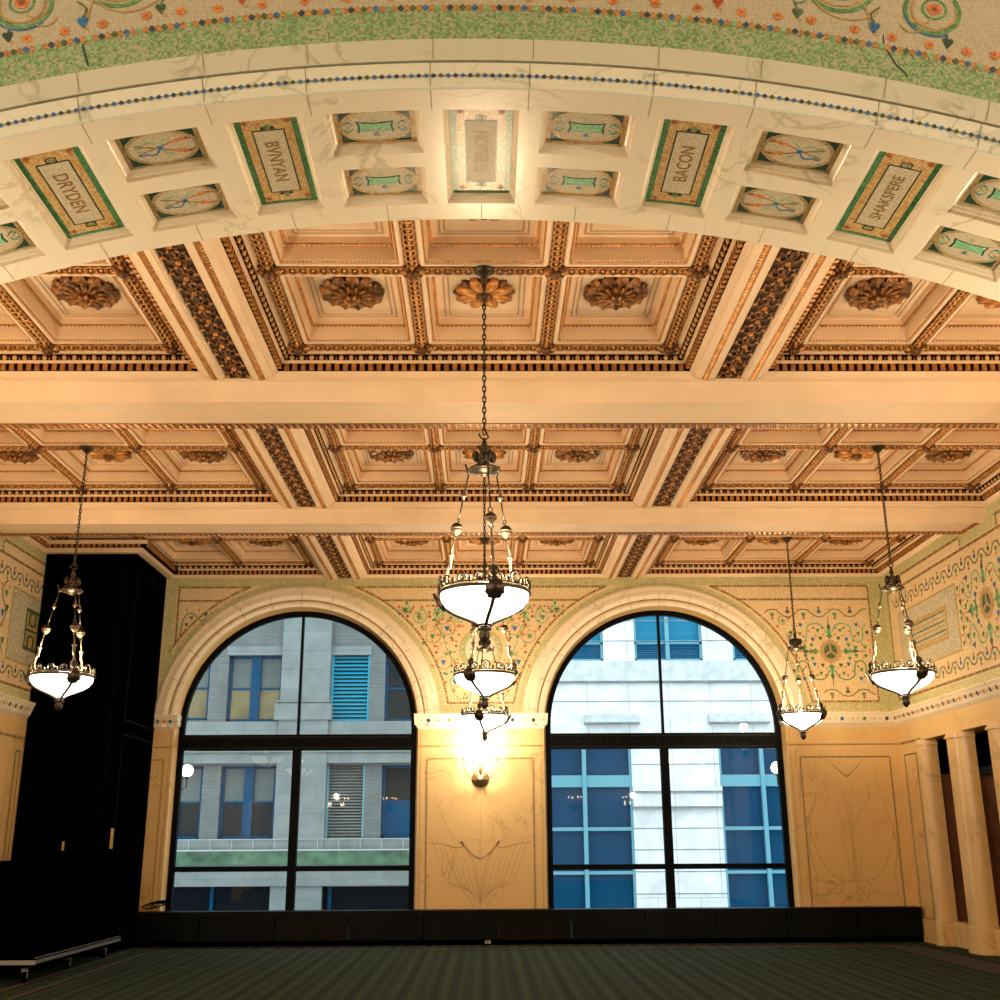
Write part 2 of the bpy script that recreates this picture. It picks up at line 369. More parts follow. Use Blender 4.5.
# ------------------------------------------------------------------ coffered ceiling
ceiling = tag(empty('ceiling'), 'cream and gold coffered plaster ceiling with deep crossbeams', 'ceiling', kind='structure')
PROF = [(0,6.13),(.03,6.145),(.12,6.15),(.28,6.19),(.28,6.262),(.50,6.262),(.50,6.275),(.59,6.278),(.61,6.292),(.83,6.345),(.83,6.362),(.93,6.365),(.96,6.385),(1,6.385)]
DX, DY = .21, .145
def rect_at(t): return EX-t*DX, EY-t*DY
def build_panel_meshes():
    mb = MB().mat('plaster')
    for (t0, z0), (t1, z1) in zip(PROF[:-1], PROF[1:]):
        a, b = rect_at(t0); c, d = rect_at(t1)
        mb.mat('gap_shade' if t0 == .28 else 'gold_dark' if .6 <= t0 < .83 and t1 <= .83 and t0 != t1 else 'plaster')
        o = [(-a,-b,z0),(a,-b,z0),(a,b,z0),(-a,b,z0)]; i = [(-c,-d,z1),(c,-d,z1),(c,d,z1),(-c,d,z1)]
        for k in range(4): j = (k+1) % 4; mb.quad(o[k], o[j], i[j], i[k])
    X, Y = rect_at(1)
    xs = [-1.875,-.625,.625,1.875]; ys = [-1.58,0,1.58]; w = .075
    mb.mat('plaster')
    cx = [-X, -1.875+w, -.625-w, -.625+w, .625-w, .625+w, 1.875-w, X]
    cy = [-Y, -1.58+w, -w, w, 1.58-w, Y]
    holes = []
    for i in range(7):
        for j in range(5):
            if i in (1,3,5) and j in (1,3): holes.append((cx[i],cx[i+1],cy[j],cy[j+1])); continue
            mb.quad((cx[i],cy[j],6.385),(cx[i+1],cy[j],6.385),(cx[i+1],cy[j+1],6.385),(cx[i],cy[j+1],6.385))
    beads = MB().mat('gold'); leafm = MB().mat('gold')
    for x0, x1, y0, y1 in holes:
        def R(d, z): return [(x0+d,y0+d,z),(x1-d,y0+d,z),(x1-d,y1-d,z),(x0+d,y1-d,z)]
        seq = [(0,6.372),(.032,6.372),(.036,6.395),(.062,6.40),(.066,6.53),(.10,6.545),(.102,6.60),(.16,6.60),(.162,6.592),(.178,6.592),(.18,6.60),(.205,6.60),(.207,6.592),(.222,6.592),(.224,6.60)]
        seq = [(0,6.385)]+seq
        for q, ((d0, z0), (d1, z1)) in enumerate(zip(seq[:-1], seq[1:])):
            mb.mat('plaster')
            if (d0, d1) in ((.162,.178),(.207,.222)): mb.mat('plaster_line')
            o, i = R(d0, z0), R(d1, z1)
            for k in range(4): j = (k+1) % 4; mb.quad(o[k], o[j], i[j], i[k])
        mb.mat('plaster'); r = R(.224, 6.60); mb.quad(*r)
        # bead string and leaf strip round the opening
        for d, z, pitch, rad, tgt in ((.047,6.392,.034,.014,beads),(.082,6.535,.042,.019,leafm)):
            rr = R(d, z)
            for k in range(4):
                a, b = rr[k], rr[(k+1) % 4]; L = hypot(b[0]-a[0], b[1]-a[1]); n = int(L/pitch)
                for m in range(n):
                    t = (m+.5)/n; p = (a[0]+(b[0]-a[0])*t, a[1]+(b[1]-a[1])*t, z)
                    q = rad
                    tgt.add([(p[0]-q,p[1],z),(p[0],p[1]-q,z),(p[0]+q,p[1],z),(p[0],p[1]+q,z),(p[0],p[1],z-q)], [(0,1,4),(1,2,4),(2,3,4),(3,0,4)])
            if tgt is leafm:
                for k in range(4):
                    a, b = R(.068, 6.532)[k], R(.068, 6.532)[(k+1) % 4]; c, e = R(.099, 6.543)[(k+1) % 4], R(.099, 6.543)[k]
                    leafm.quad(a, b, c, e)
    # dentils
    den = MB().mat('gold'); gap = MB()
    a, b = rect_at(.29); c, d = rect_at(.49)
    for sgn in (-1, 1):
        n = 48
        for i in range(n):
            x = -c+2*c*(i+.5)/n; h = c/n*.54
            den.box(x-h, x+h, *sorted((sgn*b-sgn*.004, sgn*d)), 6.196, 6.264)
        n = 40
        for i in range(n):
            y = -d+2*d*(i+.5)/n; h = d/n*.54
            den.box(*sorted((sgn*a-sgn*.004, sgn*c)), y-h, y+h, 6.196, 6.264)
    den.mat('gap_shade')  # dark sheet painted in for the shade between dentils
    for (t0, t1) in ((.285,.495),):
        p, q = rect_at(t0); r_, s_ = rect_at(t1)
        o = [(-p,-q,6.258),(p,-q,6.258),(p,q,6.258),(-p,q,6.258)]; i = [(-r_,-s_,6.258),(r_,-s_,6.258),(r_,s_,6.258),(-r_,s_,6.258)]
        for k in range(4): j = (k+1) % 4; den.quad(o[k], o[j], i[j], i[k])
    # egg and dart
    eg = MB(); a, b = rect_at(.73); z = 6.318
    def egg(x, y, ux, uy):
        eg.mat('gold_light').ell((x,y,z-.004), .030 if ux else .022, .022 if ux else .030, .030, 7, 5)
        px, py = x+ux*.0, y
    def unit(x, y, ux, uy, w):
        eg.mat('gold_light').ell((x,y,z-.006), .026 if ux else .02, .02 if ux else .026, .03, 6, 4)
        # shell around the egg and dart between eggs
        eg.mat('gold_dark')
        pts = [(x+ux*.040*cos(t)+(-uy)*.0, y+uy*.040*cos(t), z+.004-.0*sin(t)) for t in (0,)]
        e = .038
        eg.add([(x+ux*e-uy*.03,y+uy*e-ux*.03,z-.0),(x+ux*e+uy*.03,y+uy*e+ux*.03,z),(x+ux*(e+.010),y+uy*(e+.010),z-.022)], [(0,1,2)])
        eg.add([(x-ux*e-uy*.03,y-uy*e-ux*.03,z-.0),(x-ux*e+uy*.03,y-uy*e+ux*.03,z),(x-ux*(e+.010),y-uy*(e+.010),z-.022)], [(0,1,2)])
        eg.mat('gold').box(x+ux*w/2-.006, x+ux*w/2+.006, y+uy*w/2-.006, y+uy*w/2+.006, z-.03, z)
    nx = 40; ny = 33
    for sgn in (-1, 1):
        for i in range(nx): unit(-a+2*a*(i+.5)/nx, sgn*b, 1, 0, 2*a/nx)
        for i in range(ny): unit(sgn*a, -b+2*b*(i+.5)/ny, 0, 1, 2*b/ny)
    eg.mat('gap_shade')  # dark backing painted in for the shade behind the eggs
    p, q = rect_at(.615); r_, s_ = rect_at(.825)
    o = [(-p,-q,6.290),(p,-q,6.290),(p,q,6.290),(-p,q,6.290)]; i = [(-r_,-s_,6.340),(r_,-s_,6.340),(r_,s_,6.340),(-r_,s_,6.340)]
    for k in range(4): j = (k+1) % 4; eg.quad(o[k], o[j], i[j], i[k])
    # guilloche bands
    gu = MB()
    zb = 6.380
    gu.mat('gold_dark')
    for x in xs: gu.box(x-.062, x+.062, -1.64, 1.64, zb-.004, zb+.002)
    for y in ys: gu.box(-1.93, 1.93, y-.062, y+.062, zb-.004, zb+.002)
    def ringband(x, y, ux, uy, k):
        gu.mat('gold_light')
        r0 = .050; pts = []
        for q in range(8):
            t = 2*pi*q/8; la = r0*1.15*cos(t); lb = r0*sin(t)
            pts.append((x+ux*la-uy*lb, y+uy*la+ux*lb, zb-.012-.006*sin(t)))
        gu.mat('gold').tube(pts, .0115, 4, True)
        gu.mat('gold_light').ell((x,y,zb-.006), .017, .017, .022, 5, 4)
    for x in xs:
        n = 36
        for i in range(n): ringband(x, -1.6+3.2*(i+.5)/n, 0, 1, i)
    for y in ys:
        n = 42
        for i in range(n): ringband(-1.9+3.8*(i+.5)/n, y, 1, 0, i)
    bs = MB().mat('gold_dark')
    bs.ell((0,0,-.045), .055, .055, .05, 8, 5)
    for k in range(8):
        t = 2*pi*k/8; bs.mat('gold_dark' if k % 2 else 'gold').ell((.075*cos(t),.075*sin(t),-.022), .045, .026, .03, 7, 4, t)
    return dict(base=mb.mesh('coffered_panel'), bead=beads.mesh('bead_moulding'), leaf=leafm.mesh('leaf_moulding'),
                dent=den.mesh('dentil_moulding'), egg=eg.mesh('egg_and_dart_moulding'), gui=gu.mesh('guilloche_moulding', True),
                boss=bs.mesh('boss', True))
PM = build_panel_meshes()
TOWX, TOWY = -5.68, 17.69
for bi, cy in enumerate(BAYS):
    for ci, cx in enumerate((-SIDE, 0, SIDE)):
        p = link('coffered_panel', PM['base'], ceiling, (cx, cy, 0))
        for nm, k in (('bead_moulding','bead'),('leaf_moulding','leaf'),('dentil_moulding','dent'),('egg_and_dart_moulding','egg'),('guilloche_moulding','gui')):
            link(nm, PM[k], p)
        for x in (-1.875,-.625,.625,1.875):
            for y in (-1.58,0,1.58):
                if (bi > 0 and y < 0) or abs(cx+x) > 6.95: continue
                link('boss', PM['boss'], p, (x, y, 6.385))
# the notch of ceiling cornice that steps round the dark enclosure
# ribs between the panels
def leaf_strip(mb, x0, x1, y0, y1, z, pitch, along):
    """slanting little leaves laid along a strip"""
    mb.mat('gold_dark').box(x0, x1, y0, y1, z-.004, z+.002)
    mb.mat('gold')
    L = (y1-y0) if along == 'Y' else (x1-x0); n = int(L/pitch); w = ((x1-x0) if along == 'Y' else (y1-y0))/2
    for i in range(n):
        c = (i+.5)*L/n
        if along == 'Y':
            x, y = (x0+x1)/2, y0+c
            mb.add([(x-w,y-pitch*.40,z-.004),(x+w,y-pitch*.1,z-.004),(x+w,y+pitch*.45,z-.004),(x-w,y+pitch*.15,z-.004),(x,y+.1*pitch,z-.024)], [(0,1,4),(1,2,4),(2,3,4),(3,0,4)])
        else:
            x, y = x0+c, (y0+y1)/2
            mb.add([(x-pitch*.40,y-w,z-.004),(x+pitch*.15,y-w,z-.004),(x+pitch*.45,y+w,z-.004),(x-pitch*.1,y+w,z-.004),(x+.05*pitch,y,z-.026)], [(0,1,4),(1,2,4),(2,3,4),(3,0,4)])
rib = MB().mat('plaster'); L0, L1 = -1.86, 1.86
xw = .345
rp = [(-xw,6.13),(-.29,6.115),(-.275,6.115),(-.27,6.128),(-.215,6.128),(-.21,6.108),(-.155,6.108),(-.15,6.12),(-.135,6.12),(-.13,6.165),(.13,6.165),(.135,6.12),(.15,6.12),(.155,6.108),(.21,6.108),(.215,6.128),(.27,6.128),(.275,6.115),(.29,6.115),(xw,6.13)]
for (x0, z0), (x1, z1) in zip(rp[:-1], rp[1:]): rib.quad((x0,L0,z0),(x0,L1,z0),(x1,L1,z1),(x1,L0,z1))
rib.box(-xw+.002, xw-.002, L0, L1, 6.17, 6.42)
RIB = rib.mesh('ceiling_rib')
fr = MB(); fr.mat('frieze_back').box(-.13, .13, L0, L1, 6.158, 6.164)
rnd = random.Random(3)
n = 14
for i in range(n):
    y = L0+(L1-L0)*(i+.5)/n; s = 1 if i % 2 else -1
    z = 6.148
    fr.mat('gold_dark')
    for s in (-1, 1):
        pts = []
        for k in range(13):
            t = k/12; a = t*1.9*pi; r = .068*(1-.72*t)
            pts.append((s*(.060-r*cos(a)*.95), y+r*sin(a)*1.5, z-.012*t))
        fr.tube(pts, [.013*(1-.4*k/12) for k in range(13)], 5)
        for k in range(5):
            a = k*1.25+.4
            fr.mat('gold' if k % 3 == 0 else 'gold_dark').ell((s*(.062+.045*cos(a)), y+.085*sin(a), z-.008), .030, .012, .016, 6, 4, a*s+rnd.uniform(-.5,.5))
    fr.mat('gold').ell((0, y+.11, z-.01), .026, .040, .024, 7, 4)
    fr.mat('gold_dark').ell((0, y-.03, z-.006), .018, .06, .016, 6, 4)
    for q in range(4):
        a = pi/4+q*pi/2; fr.ell((.035*cos(a), y+.11+.045*sin(a), z-.006), .03, .012, .015, 6, 4, a)
FRZ = fr.mesh('scroll_frieze', True)
ls = MB(); leaf_strip(ls, -.27, -.215, L0, L1, 6.124, .045, 'Y'); LS1 = ls.mesh('leaf_strip')
ls = MB(); leaf_strip(ls, .215, .27, L0, L1, 6.124, .045, 'Y'); LS2 = ls.mesh('leaf_strip')
for cy in BAYS:
    for cx in (-2.505, 2.505):
        r = link('ceiling_rib', RIB, ceiling, (cx, cy, 0))
        link('scroll_frieze', FRZ, r); link('leaf_strip', LS1, r); link('leaf_strip', LS2, r)
# crossbeams; the nearest is unseen, added to block light behind the arch
for (a, b) in ((6.35, BAYS[0]-EY), (BAYS[0]+EY, BAYS[1]-EY), (BAYS[1]+EY, BAYS[2]-EY)):
    m = MB().mat('plaster')
    pr = [(a,6.13),(a,6.118),(a+.03,6.105),(a+.055,6.06),(a+.06,6.055),(a+.15,5.945),(a+.155,5.93),(b-.05,5.93),(b-.03,5.94),(b,6.13)]
    for (y0, z0), (y1, z1) in zip(pr[:-1], pr[1:]): m.quad((-WX,y0,z0),(-WX,y1,z1),(WX,y1,z1),(WX,y0,z0))
    m.box(-WX, WX, a+.002, b-.002, 6.14, 6.4)
    o = m.build('crossbeam', ceiling)
    s = MB(); leaf_strip(s, -WX+.06, WX-.06, b-.20, b-.06, 5.926, .075, 'X')
    leaf_strip(s, -WX+.06, -WX+.14, a+.2, b-.20, 5.925, .075, 'Y'); leaf_strip(s, WX-.14, WX-.06, a+.2, b-.20, 5.925, .075, 'Y')
    s.build('leaf_moulding', o)
m = MB().mat('plaster').box(-8.6, 8.6, 6.4, 20.0, 6.75, 6.95); m.build('sky_block_slab', ceiling)  # unseen slab added above the coffers to keep sky light out
m = MB().mat('marble').box(-8.6, 8.6, -9.2, 5.3, 9.0, 9.2); m.build('hall_ceiling_slab', ceiling)

# rosettes: things fixed in the coffers
def acanthus():
    a = MB(); N_ = 13
    for k in range(N_):
        t = 2*pi*k/N_; mt = 'acanthus' if k % 3 else 'gold_dark'
        for q, (r0, r1, w, z0, z1) in enumerate(((.05,.27,.075,-.05,-.012),)):
            pts = []
            cs, sn = cos(t), sin(t)
            prof = [(.04,-.085,.018),(.10,-.075,.030),(.16,-.050,.044),(.22,-.055,.060),(.262,-.075,.064),(.292,-.060,.054),(.308,-.020,.030)]
            vs = []
            for (r, z, w) in prof:
                for s in (-1,-.5,0,.5,1):
                    zz = z+(.014 if abs(s) == .5 else (-.010 if s == 0 else .02))
                    vs.append((r*cs-s*w*sn, r*sn+s*w*cs, zz))
            fs = []
            for i in range(len(prof)-1):
                for j in range(4): fs.append((i*5+j, i*5+j+1, (i+1)*5+j+1, (i+1)*5+j))
            a.mat(mt).add(vs, fs)
        t2 = t+pi/N_
        a.mat('acanthus').ell((.14*cos(t2), .14*sin(t2), -.070), .060, .018, .022, 7, 4, t2)
        a.mat('gold_dark').ell((.225*cos(t2), .225*sin(t2), -.03), .030, .016, .025, 6, 4, t2)
    a.mat('gold_dark').lathe([(.275,0),(.27,-.02),(.10,-.05),(.04,-.055)], n=24)
    b = MB().mat('gold_dark').lathe([(.075,-.04),(.085,-.07),(.06,-.09),(.075,-.105),(.05,-.125),(.015,-.14)], n=14)
    for k in range(6):
        t = 2*pi*k/6; b.mat('gold').ell((.055*cos(t), .055*sin(t), -.105), .028, .02, .026, 6, 4, t)
    return a.mesh('leaves', True), b.mesh('bud', True)
def petals():
    a = MB(); N_ = 8
    for k in range(N_):
        t = 2*pi*k/N_+pi/8; a.mat('gold')
        a.ell((.165*cos(t), .165*sin(t), -.04), .130, .064, .045, 10, 6, t)
        a.mat('gold_light').ell((.17*cos(t), .17*sin(t), -.068), .075, .010, .012, 6, 4, t)
        t2 = t+pi/N_
        a.mat('gold_dark').ell((.235*cos(t2), .235*sin(t2), -.02), .065, .040, .03, 8, 5, t2)
    b = MB().mat('gold_dark').lathe([(.07,-.04),(.075,-.075),(.05,-.10),(.02,-.12)], n=12)
    for k in range(6):
        t = 2*pi*k/6; b.mat('gold_dark').ell((.05*cos(t), .05*sin(t), -.085), .024, .018, .022, 6, 4, t)
    return a.mesh('leaves', True), b.mesh('bud', True)
AC, PT = acanthus(), petals()
bayn = ('nearest', 'middle', 'farthest')
for bi, cy in enumerate(BAYS):
    for ci, cx in enumerate((-SIDE, 0, SIDE)):
        for k, x in enumerate((-1.25, 0, 1.25)):
            for row, y in ((0, -.79), (1, .79)):
                if row == 0 and not (bi == 0 and ci == 1 and k == 1): continue
                X = cx+x
                if bi == 0 and abs(X) > 5.2: continue
                if bi == 2 and X < -5.5: continue
                kind = PT if k == 1 else AC
                o = empty('ceiling_rosette', (X, cy+y, 6.60))
                link('leaves', kind[0], o); link('bud', kind[1], o)
                side = ('left', 'middle', 'right')[ci]; pos = ('left', 'central', 'right')[k]
                look = 'round-petalled gilt flower rosette' if k == 1 else 'curly acanthus-leaf gilt rosette'
                if row == 0: lab = 'gilt flower rosette peeking out just under the marble arch, topmost of all'
                else: lab = f'{look}, {pos} coffer of the {side} ceiling panel, {bayn[bi]} bay'
                tag(o, lab, 'ceiling rosette', 'gilded rosettes in the ceiling coffers')

# ------------------------------------------------------------------ floor
m = MB().mat('carpet').box(-8.6, 8.6, -9.2, 19.9, -.1, 0)
m.mat('carpet_stripe')
for x in (6.33, 6.71): m.box(x-.025, x+.025, -2, 18.45 if x < 6.5 else 18.62, 0, .004)
for x in (-5.12, -5.5): m.box(x-.025, x+.025, -2, 18.45, 0, .004)
m.box(-5.12, 6.33, 18.40, 18.45, 0, .004); m.box(-5.5, 6.71, 18.60, 18.64, 0, .004)
m.mat('carpet_dark').box(-5.4, 6.6, 18.47, 18.58, 0, .003).box(6.38, 6.66, -2, 18.47, 0, .003)
tag(m.build('floor'), 'dark green patterned carpet with thin russet border stripes', 'floor', kind='structure')

# ------------------------------------------------------------------ far wall with two arched windows
WC = (-3.25, 3.12); RW = 2.10; ZS = 3.50; ZI = 3.71
wall = tag(empty('wall_far'), 'cream marble and mosaic end wall around two arched windows', 'wall', kind='structure')
def wall_fn(u, v, h): return (u, WY-h, v)
m = MB().mat('marble_wall')
xe = [-8.2, WC[0]-RW, WC[0]+RW, WC[1]-RW, WC[1]+RW, 8.2]
for a, b in ((0,1),(2,3),(4,5)): m.quad((xe[a],WY,0),(xe[b],WY,0),(xe[b],WY,ZS),(xe[a],WY,ZS))
def arch_fill(m, cx, R, zs, zt, xl, xr, Y, n=40):
    P = arc(cx, zs, R, pi, 0, n)
    for i in range(n):
        a, b = P[i], P[i+1]; m.quad((a[0],Y,a[1]),(b[0],Y,b[1]),(b[0],Y,zt),(a[0],Y,zt))
    if xl < cx-R: m.quad((xl,Y,zs),(cx-R,Y,zs),(cx-R,Y,zt),(xl,Y,zt))
    if xr > cx+R: m.quad((cx+R,Y,zs),(xr,Y,zs),(xr,Y,zt),(cx+R,Y,zt))
m.mat('mos_wall')
mid = (WC[0]+WC[1])/2
arch_fill(m, WC[0], RW, ZS, 7.0, -8.2, mid, WY); arch_fill(m, WC[1], RW, ZS, 7.0, mid, 8.2, WY)
m.mat('marble_wall')
for cx in WC:  # reveals
    P = [(cx-RW,0)]+arc(cx, ZS, RW, pi, 0, 40)+[(cx+RW,0)]
    Q = [(cx-RW+.06,0)]+arc(cx, ZS, RW-.06, pi, 0, 40)+[(cx+RW-.06,0)]
    for i in range(len(P)-1):
        m.quad((P[i][0],WY,P[i][1]),(P[i+1][0],WY,P[i+1][1]),(Q[i+1][0],WY+.25,Q[i+1][1]),(Q[i][0],WY+.25,Q[i][1]))
# outside leaf of the wall
m.mat('stone_white')
Y2 = WY+.55
for a, b in ((0,1),(2,3),(4,5)): m.quad((xe[a],Y2,-2),(xe[b],Y2,-2),(xe[b],Y2,ZS),(xe[a],Y2,ZS))
arch_fill(m, WC[0], RW, ZS, 8.6, -8.2, mid, Y2); arch_fill(m, WC[1], RW, ZS, 8.6, mid, 8.2, Y2)
for cx in WC:
    P = [(cx-RW,0)]+arc(cx, ZS, RW, pi, 0, 40)+[(cx+RW,0)]
    for i in range(len(P)-1):
        m.quad((P[i][0],WY+.3,P[i][1]),(P[i+1][0],WY+.3,P[i+1][1]),(P[i+1][0],Y2,P[i+1][1]),(P[i][0],Y2,P[i][1]))
m.build('wall_body', wall)
# archivolts: stepped marble rings
for cx in WC:
    a = MB().mat('marble')
    steps = [(2.10,0),(2.10,.045),(2.16,.06),(2.20,.05),(2.205,.03),(2.225,.03),(2.23,.06),(2.30,.08),(2.36,.075),(2.365,.055),(2.44,.06),(2.48,.04),(2.49,0)]
    n = 56
    for (r0, h0), (r1, h1) in zip(steps[:-1], steps[1:]):
        a.mat('ochre' if r0 == 2.205 else 'marble')
        A = arc(cx, ZS, r0, pi, 0, n); B = arc(cx, ZS, r1, pi, 0, n)
        for i in range(n):
            if min(A[i][1], A[i+1][1]) < ZS+.1: pass
            a.quad((A[i][0],WY-h0,A[i][1]),(A[i+1][0],WY-h0,A[i+1][1]),(B[i+1][0],WY-h1,B[i+1][1]),(B[i][0],WY-h1,B[i][1]))
    a.mat('joint')
    for k in range(13):
        t = pi*(k+.5)/13
        for r0, r1, hh in ((2.11,2.19,.063),(2.24,2.35,.083)):
            c, s = cos(t), sin(t); w = .004
            a.add([(cx+r0*c-w*s,WY-hh,ZS+r0*s+w*c),(cx+r0*c+w*s,WY-hh,ZS+r0*s-w*c),(cx+r1*c+w*s,WY-hh-.002,ZS+r1*s-w*c),(cx+r1*c-w*s,WY-hh-.002,ZS+r1*s+w*c)], [(0,1,2,3)])
    d = Draw(a, wall_fn, .036); d.dotline(arc(cx, ZS, 2.215, pi-.06, .06, 90), .055, .026, ['red','leaf_dark'])
    a.build('archivolt', wall, False)
# impost blocks, bead lines, panels on the piers
piers = [(TOWX, WC[0]-RW), (WC[0]+RW, WC[1]-RW), (WC[1]+RW, WX)]
for (x0, x1) in piers:
    a = MB().mat('marble')
    e0 = 0 if x0 == TOWX else .0
    P = [(3.46,0),(3.50,.03),(3.52,.045),(3.525,.06),(3.66,.10),(3.69,.115),(3.71,.115),(3.712,0)]
    lx = x0+.0; rx = x1-.0
    for (z0, h0), (z1, h1) in zip(P[:-1], P[1:]):
        l0 = x0-h0 if x0 != TOWX else x0; l1 = x0-h1 if x0 != TOWX else x0
        r0 = x1+h0 if x1 != WX else x1; r1 = x1+h1 if x1 != WX else x1
        l0, l1 = (max(l0, x0-.07), max(l1, x0-.07)) if x0 != TOWX else (l0, l1)
        r0, r1 = (min(r0, x1+.07), min(r1, x1+.07)) if x1 != WX else (r0, r1)
        a.quad((l0,WY-h0,z0),(r0,WY-h0,z0),(r1,WY-h1,z1),(l1,WY-h1,z1))
        if x0 != TOWX: a.quad((l0,WY+.3,z0),(l0,WY-h0,z0),(l1,WY-h1,z1),(l1,WY+.3,z1))
        if x1 != WX: a.quad((r0,WY-h0,z0),(r0,WY+.3,z0),(r1,WY+.3,z1),(r1,WY-h1,z1))
    d = Draw(a, lambda u, v, h: (u, WY-.062-.3*(v-3.525)-h, v), .004)
    n = max(3, int((x1-x0)/.36)); cols = ['blue_dark','orange','blue','leaf_green','blue_dark']
    for k in range(n):
        u = x0+(x1-x0)*(k+.5)/n
        d.disc(u, 3.595, .032, cols[k % 5], 10); d.disc(u+.12, 3.595, .012, 'orange', 6); d.disc(u-.12, 3.595, .012, 'ochre', 6)
        d.disc(u+.18, 3.595, .014, 'red', 6)
    a.build('impost', wall)
    a = MB(); d = Draw(a, wall_fn, .003)
    d.dotline([(x0+.02, 3.165), (x1-.02, 3.165)], .05, .026, ['leaf_dark','red'], 'ochre', .03)
    if x0 == TOWX: q0, q1 = -5.55, -5.47
    elif x1 == WX: q0, q1 = 5.43, 6.98
    else: q0, q1 = -.99, .83
    if x0 != TOWX:
        d.dotline([(q0, .52), (q0, 2.955), (q1, 2.955), (q1, .52)], .05, .028, ['blue_dark','red','leaf_dark'], 'ochre', .034)
        c = (q0+q1)/2; rnd = random.Random(5+int(x0*3))
        def mv(pts, w, mt='vein'):
            for s in (-1, 1): d.ribbon([(c+s*u, v) for u, v in pts], w*1.25, mt, True)
        if x1 != WX:   # book-matched veins of the central pier
            mv([(0,1.32),(.10,1.36),(.2,1.45),(.32,1.60),(.28,1.52),(.42,1.50),(.62,1.55),(.86,1.58)], .028)
            for q in range(7):
                u = .1+.11*q; mv([(u*.3,.6+.05*q),(u*.7,.95),(u+.05,1.25+.06*q),(u+.18,1.7)], .007)
            mv([(0,.6),(.12,1.3),(.5,1.75),(.72,2.2),(.8,2.45)], .008); mv([(.1,.55),(.35,.95),(.5,1.3)], .007)
            d.ribbon([(c, .5), (c, 2.6)], .006, 'vein')
        else:
            mv([(0,2.62),(.14,2.74),(.2,2.80),(.32,2.92)], .022); mv([(0,.92),(.2,.94),(.42,1.05),(.6,1.35),(.7,1.75),(.62,2.1),(.5,2.6),(.52,2.95)], .010)
            mv([(.7,1.75),(.74,1.4),(.66,1.0),(.72,.6)], .01); mv([(.12,.6),(.25,.75),(.6,.7),(.74,.85)], .010)
            mv([(.02,.95),(.03,1.8),(.10,2.6)], .007); mv([(.2,.93),(.35,.62)], .010); mv([(.06,.95),(.14,1.5),(.2,2.4)], .006)
            d.ribbon([(c, .5), (c, 2.4)], .005, 'vein')
    else:
        d.dotline([(-5.66, 2.955), (-5.49, 2.955), (-5.49, .52)], .05, .024, ['leaf_dark','red'], 'ochre', .028)
        d.ribbon([(-5.40,.8),(-5.42,1.6),(-5.38,2.2),(-5.39,2.7)], .012, 'vein', True)
    # slim jamb grooves
    for q in ((x0+.05) if x0 != TOWX else None, (x1-.05) if x1 != WX else None):
        if q: d.rect(q-.006, q+.006, .5, 3.45, 'ochre')
    a.build('pier_inlay', wall)
# mosaic field of the far wall
a = MB(); d = Draw(a, wall_fn, .003)
n = 48
def green_over(cx):
    A = arc(cx, ZS, 2.49, pi, 0, n); B = arc(cx, ZS, 2.57, pi, 0, n); h = .0025
    a.mat('mos_wall_green').add([wall_fn(*A[i], h) for i in range(n+1)]+[wall_fn(*B[i], h) for i in range(n+1)], [(i, i+1, n+2+i, n+1+i) for i in range(n)])
for cx in WC: green_over(cx)
a.mat('mos_wall_green')
GH = [.0012]
def gr(u0, u1, v0, v1):
    GH[0] += .0003; h = GH[0]; a.mat('mos_wall_green').add([wall_fn(u0,v0,h), wall_fn(u1,v0,h), wall_fn(u1,v1,h), wall_fn(u0,v1,h)], [(0,1,2,3)])
gr(TOWX, WX, 5.985, 6.14); gr(WC[0]+2.49, WC[1]-2.49, 3.71, 3.86); gr(WC[1]+2.49, WX, 3.71, 3.90); gr(6.93, WX, 3.71, 6.0); gr(TOWX, -5.50, 4.2, 6.0)
bc = ['leaf_dark','red_dark','leaf_dark','ochre']
def bead(p, pitch=.056): d.dotline(p, pitch, .040, bc, 'bead_back', .040)
def xr(cx, z, R=2.62):  # x offset on the dotted ring round an arch at height z
    return sqrt(max(0, R*R-(z-ZS)**2))
R2_ = 2.64
def ring_bead(cx, za, zb, side):
    pts = []
    for i in range(31):
        z = za+(zb-za)*i/30; pts.append((cx+side*xr(cx, z, R2_), z))
    bead(pts)
# frames: left corner, centre, right
zt, zm, zb = 5.965, 5.72, 3.90
for zz in (zt, zm):
    for l, r in ((-5.45, WC[0]-xr(0,zz,R2_)), (WC[0]+xr(0,zz,R2_), WC[1]-xr(0,zz,R2_)), (WC[1]+xr(0,zz,R2_), 6.90)):
        bead([(l,zz),(r,zz)])
ring_bead(WC[0], zt, 4.78, -1); ring_bead(WC[0], zt, zb, 1); ring_bead(WC[1], zt, zb, -1); ring_bead(WC[1], zt, zb, 1)
bead([(-5.45, zt), (-5.45, 4.95)]); bead([(-.64, zb), (.52, zb)]); bead([(5.74, zb), (6.90, zb), (6.90, zt)])
# scrollwork
def flower(u, v, r=.03, c=None):
    d.disc(u, v, r, c or 'orange', 7)
def vine(pts, w, mt='ochre'): d.ribbon(pts, w, mt)
def wave(u0, u1, v, amp, per, drw=None, w=.016, leafs=True, rn=random.Random(4), ax=0):
    D = drw or d; n = int((u1-u0)/.02); P = []
    for i in range(n+1):
        u = u0+(u1-u0)*i/n; P.append((u, v+amp*sin(2*pi*(u-u0)/per)))
    D.ribbon(P, w, 'leaf_dark')
    k = int((u1-u0)/(per/2))
    for i in range(k):
        u = u0+per/4+i*per/2; s = 1 if i % 2 == 0 else -1
        if leafs:
            D.heart(u, v-s*amp*.35, .042, ('leaf_green','leaf_dark','leaf_green','blue')[i % 4], 0 if s > 0 else pi)
            for dx in (-.09, .09): D.disc(u+dx, v+s*amp*1.25*(.6), .022, 'orange', 6)
            D.disc(u, v-s*amp*1.35, .024, 'red', 6)
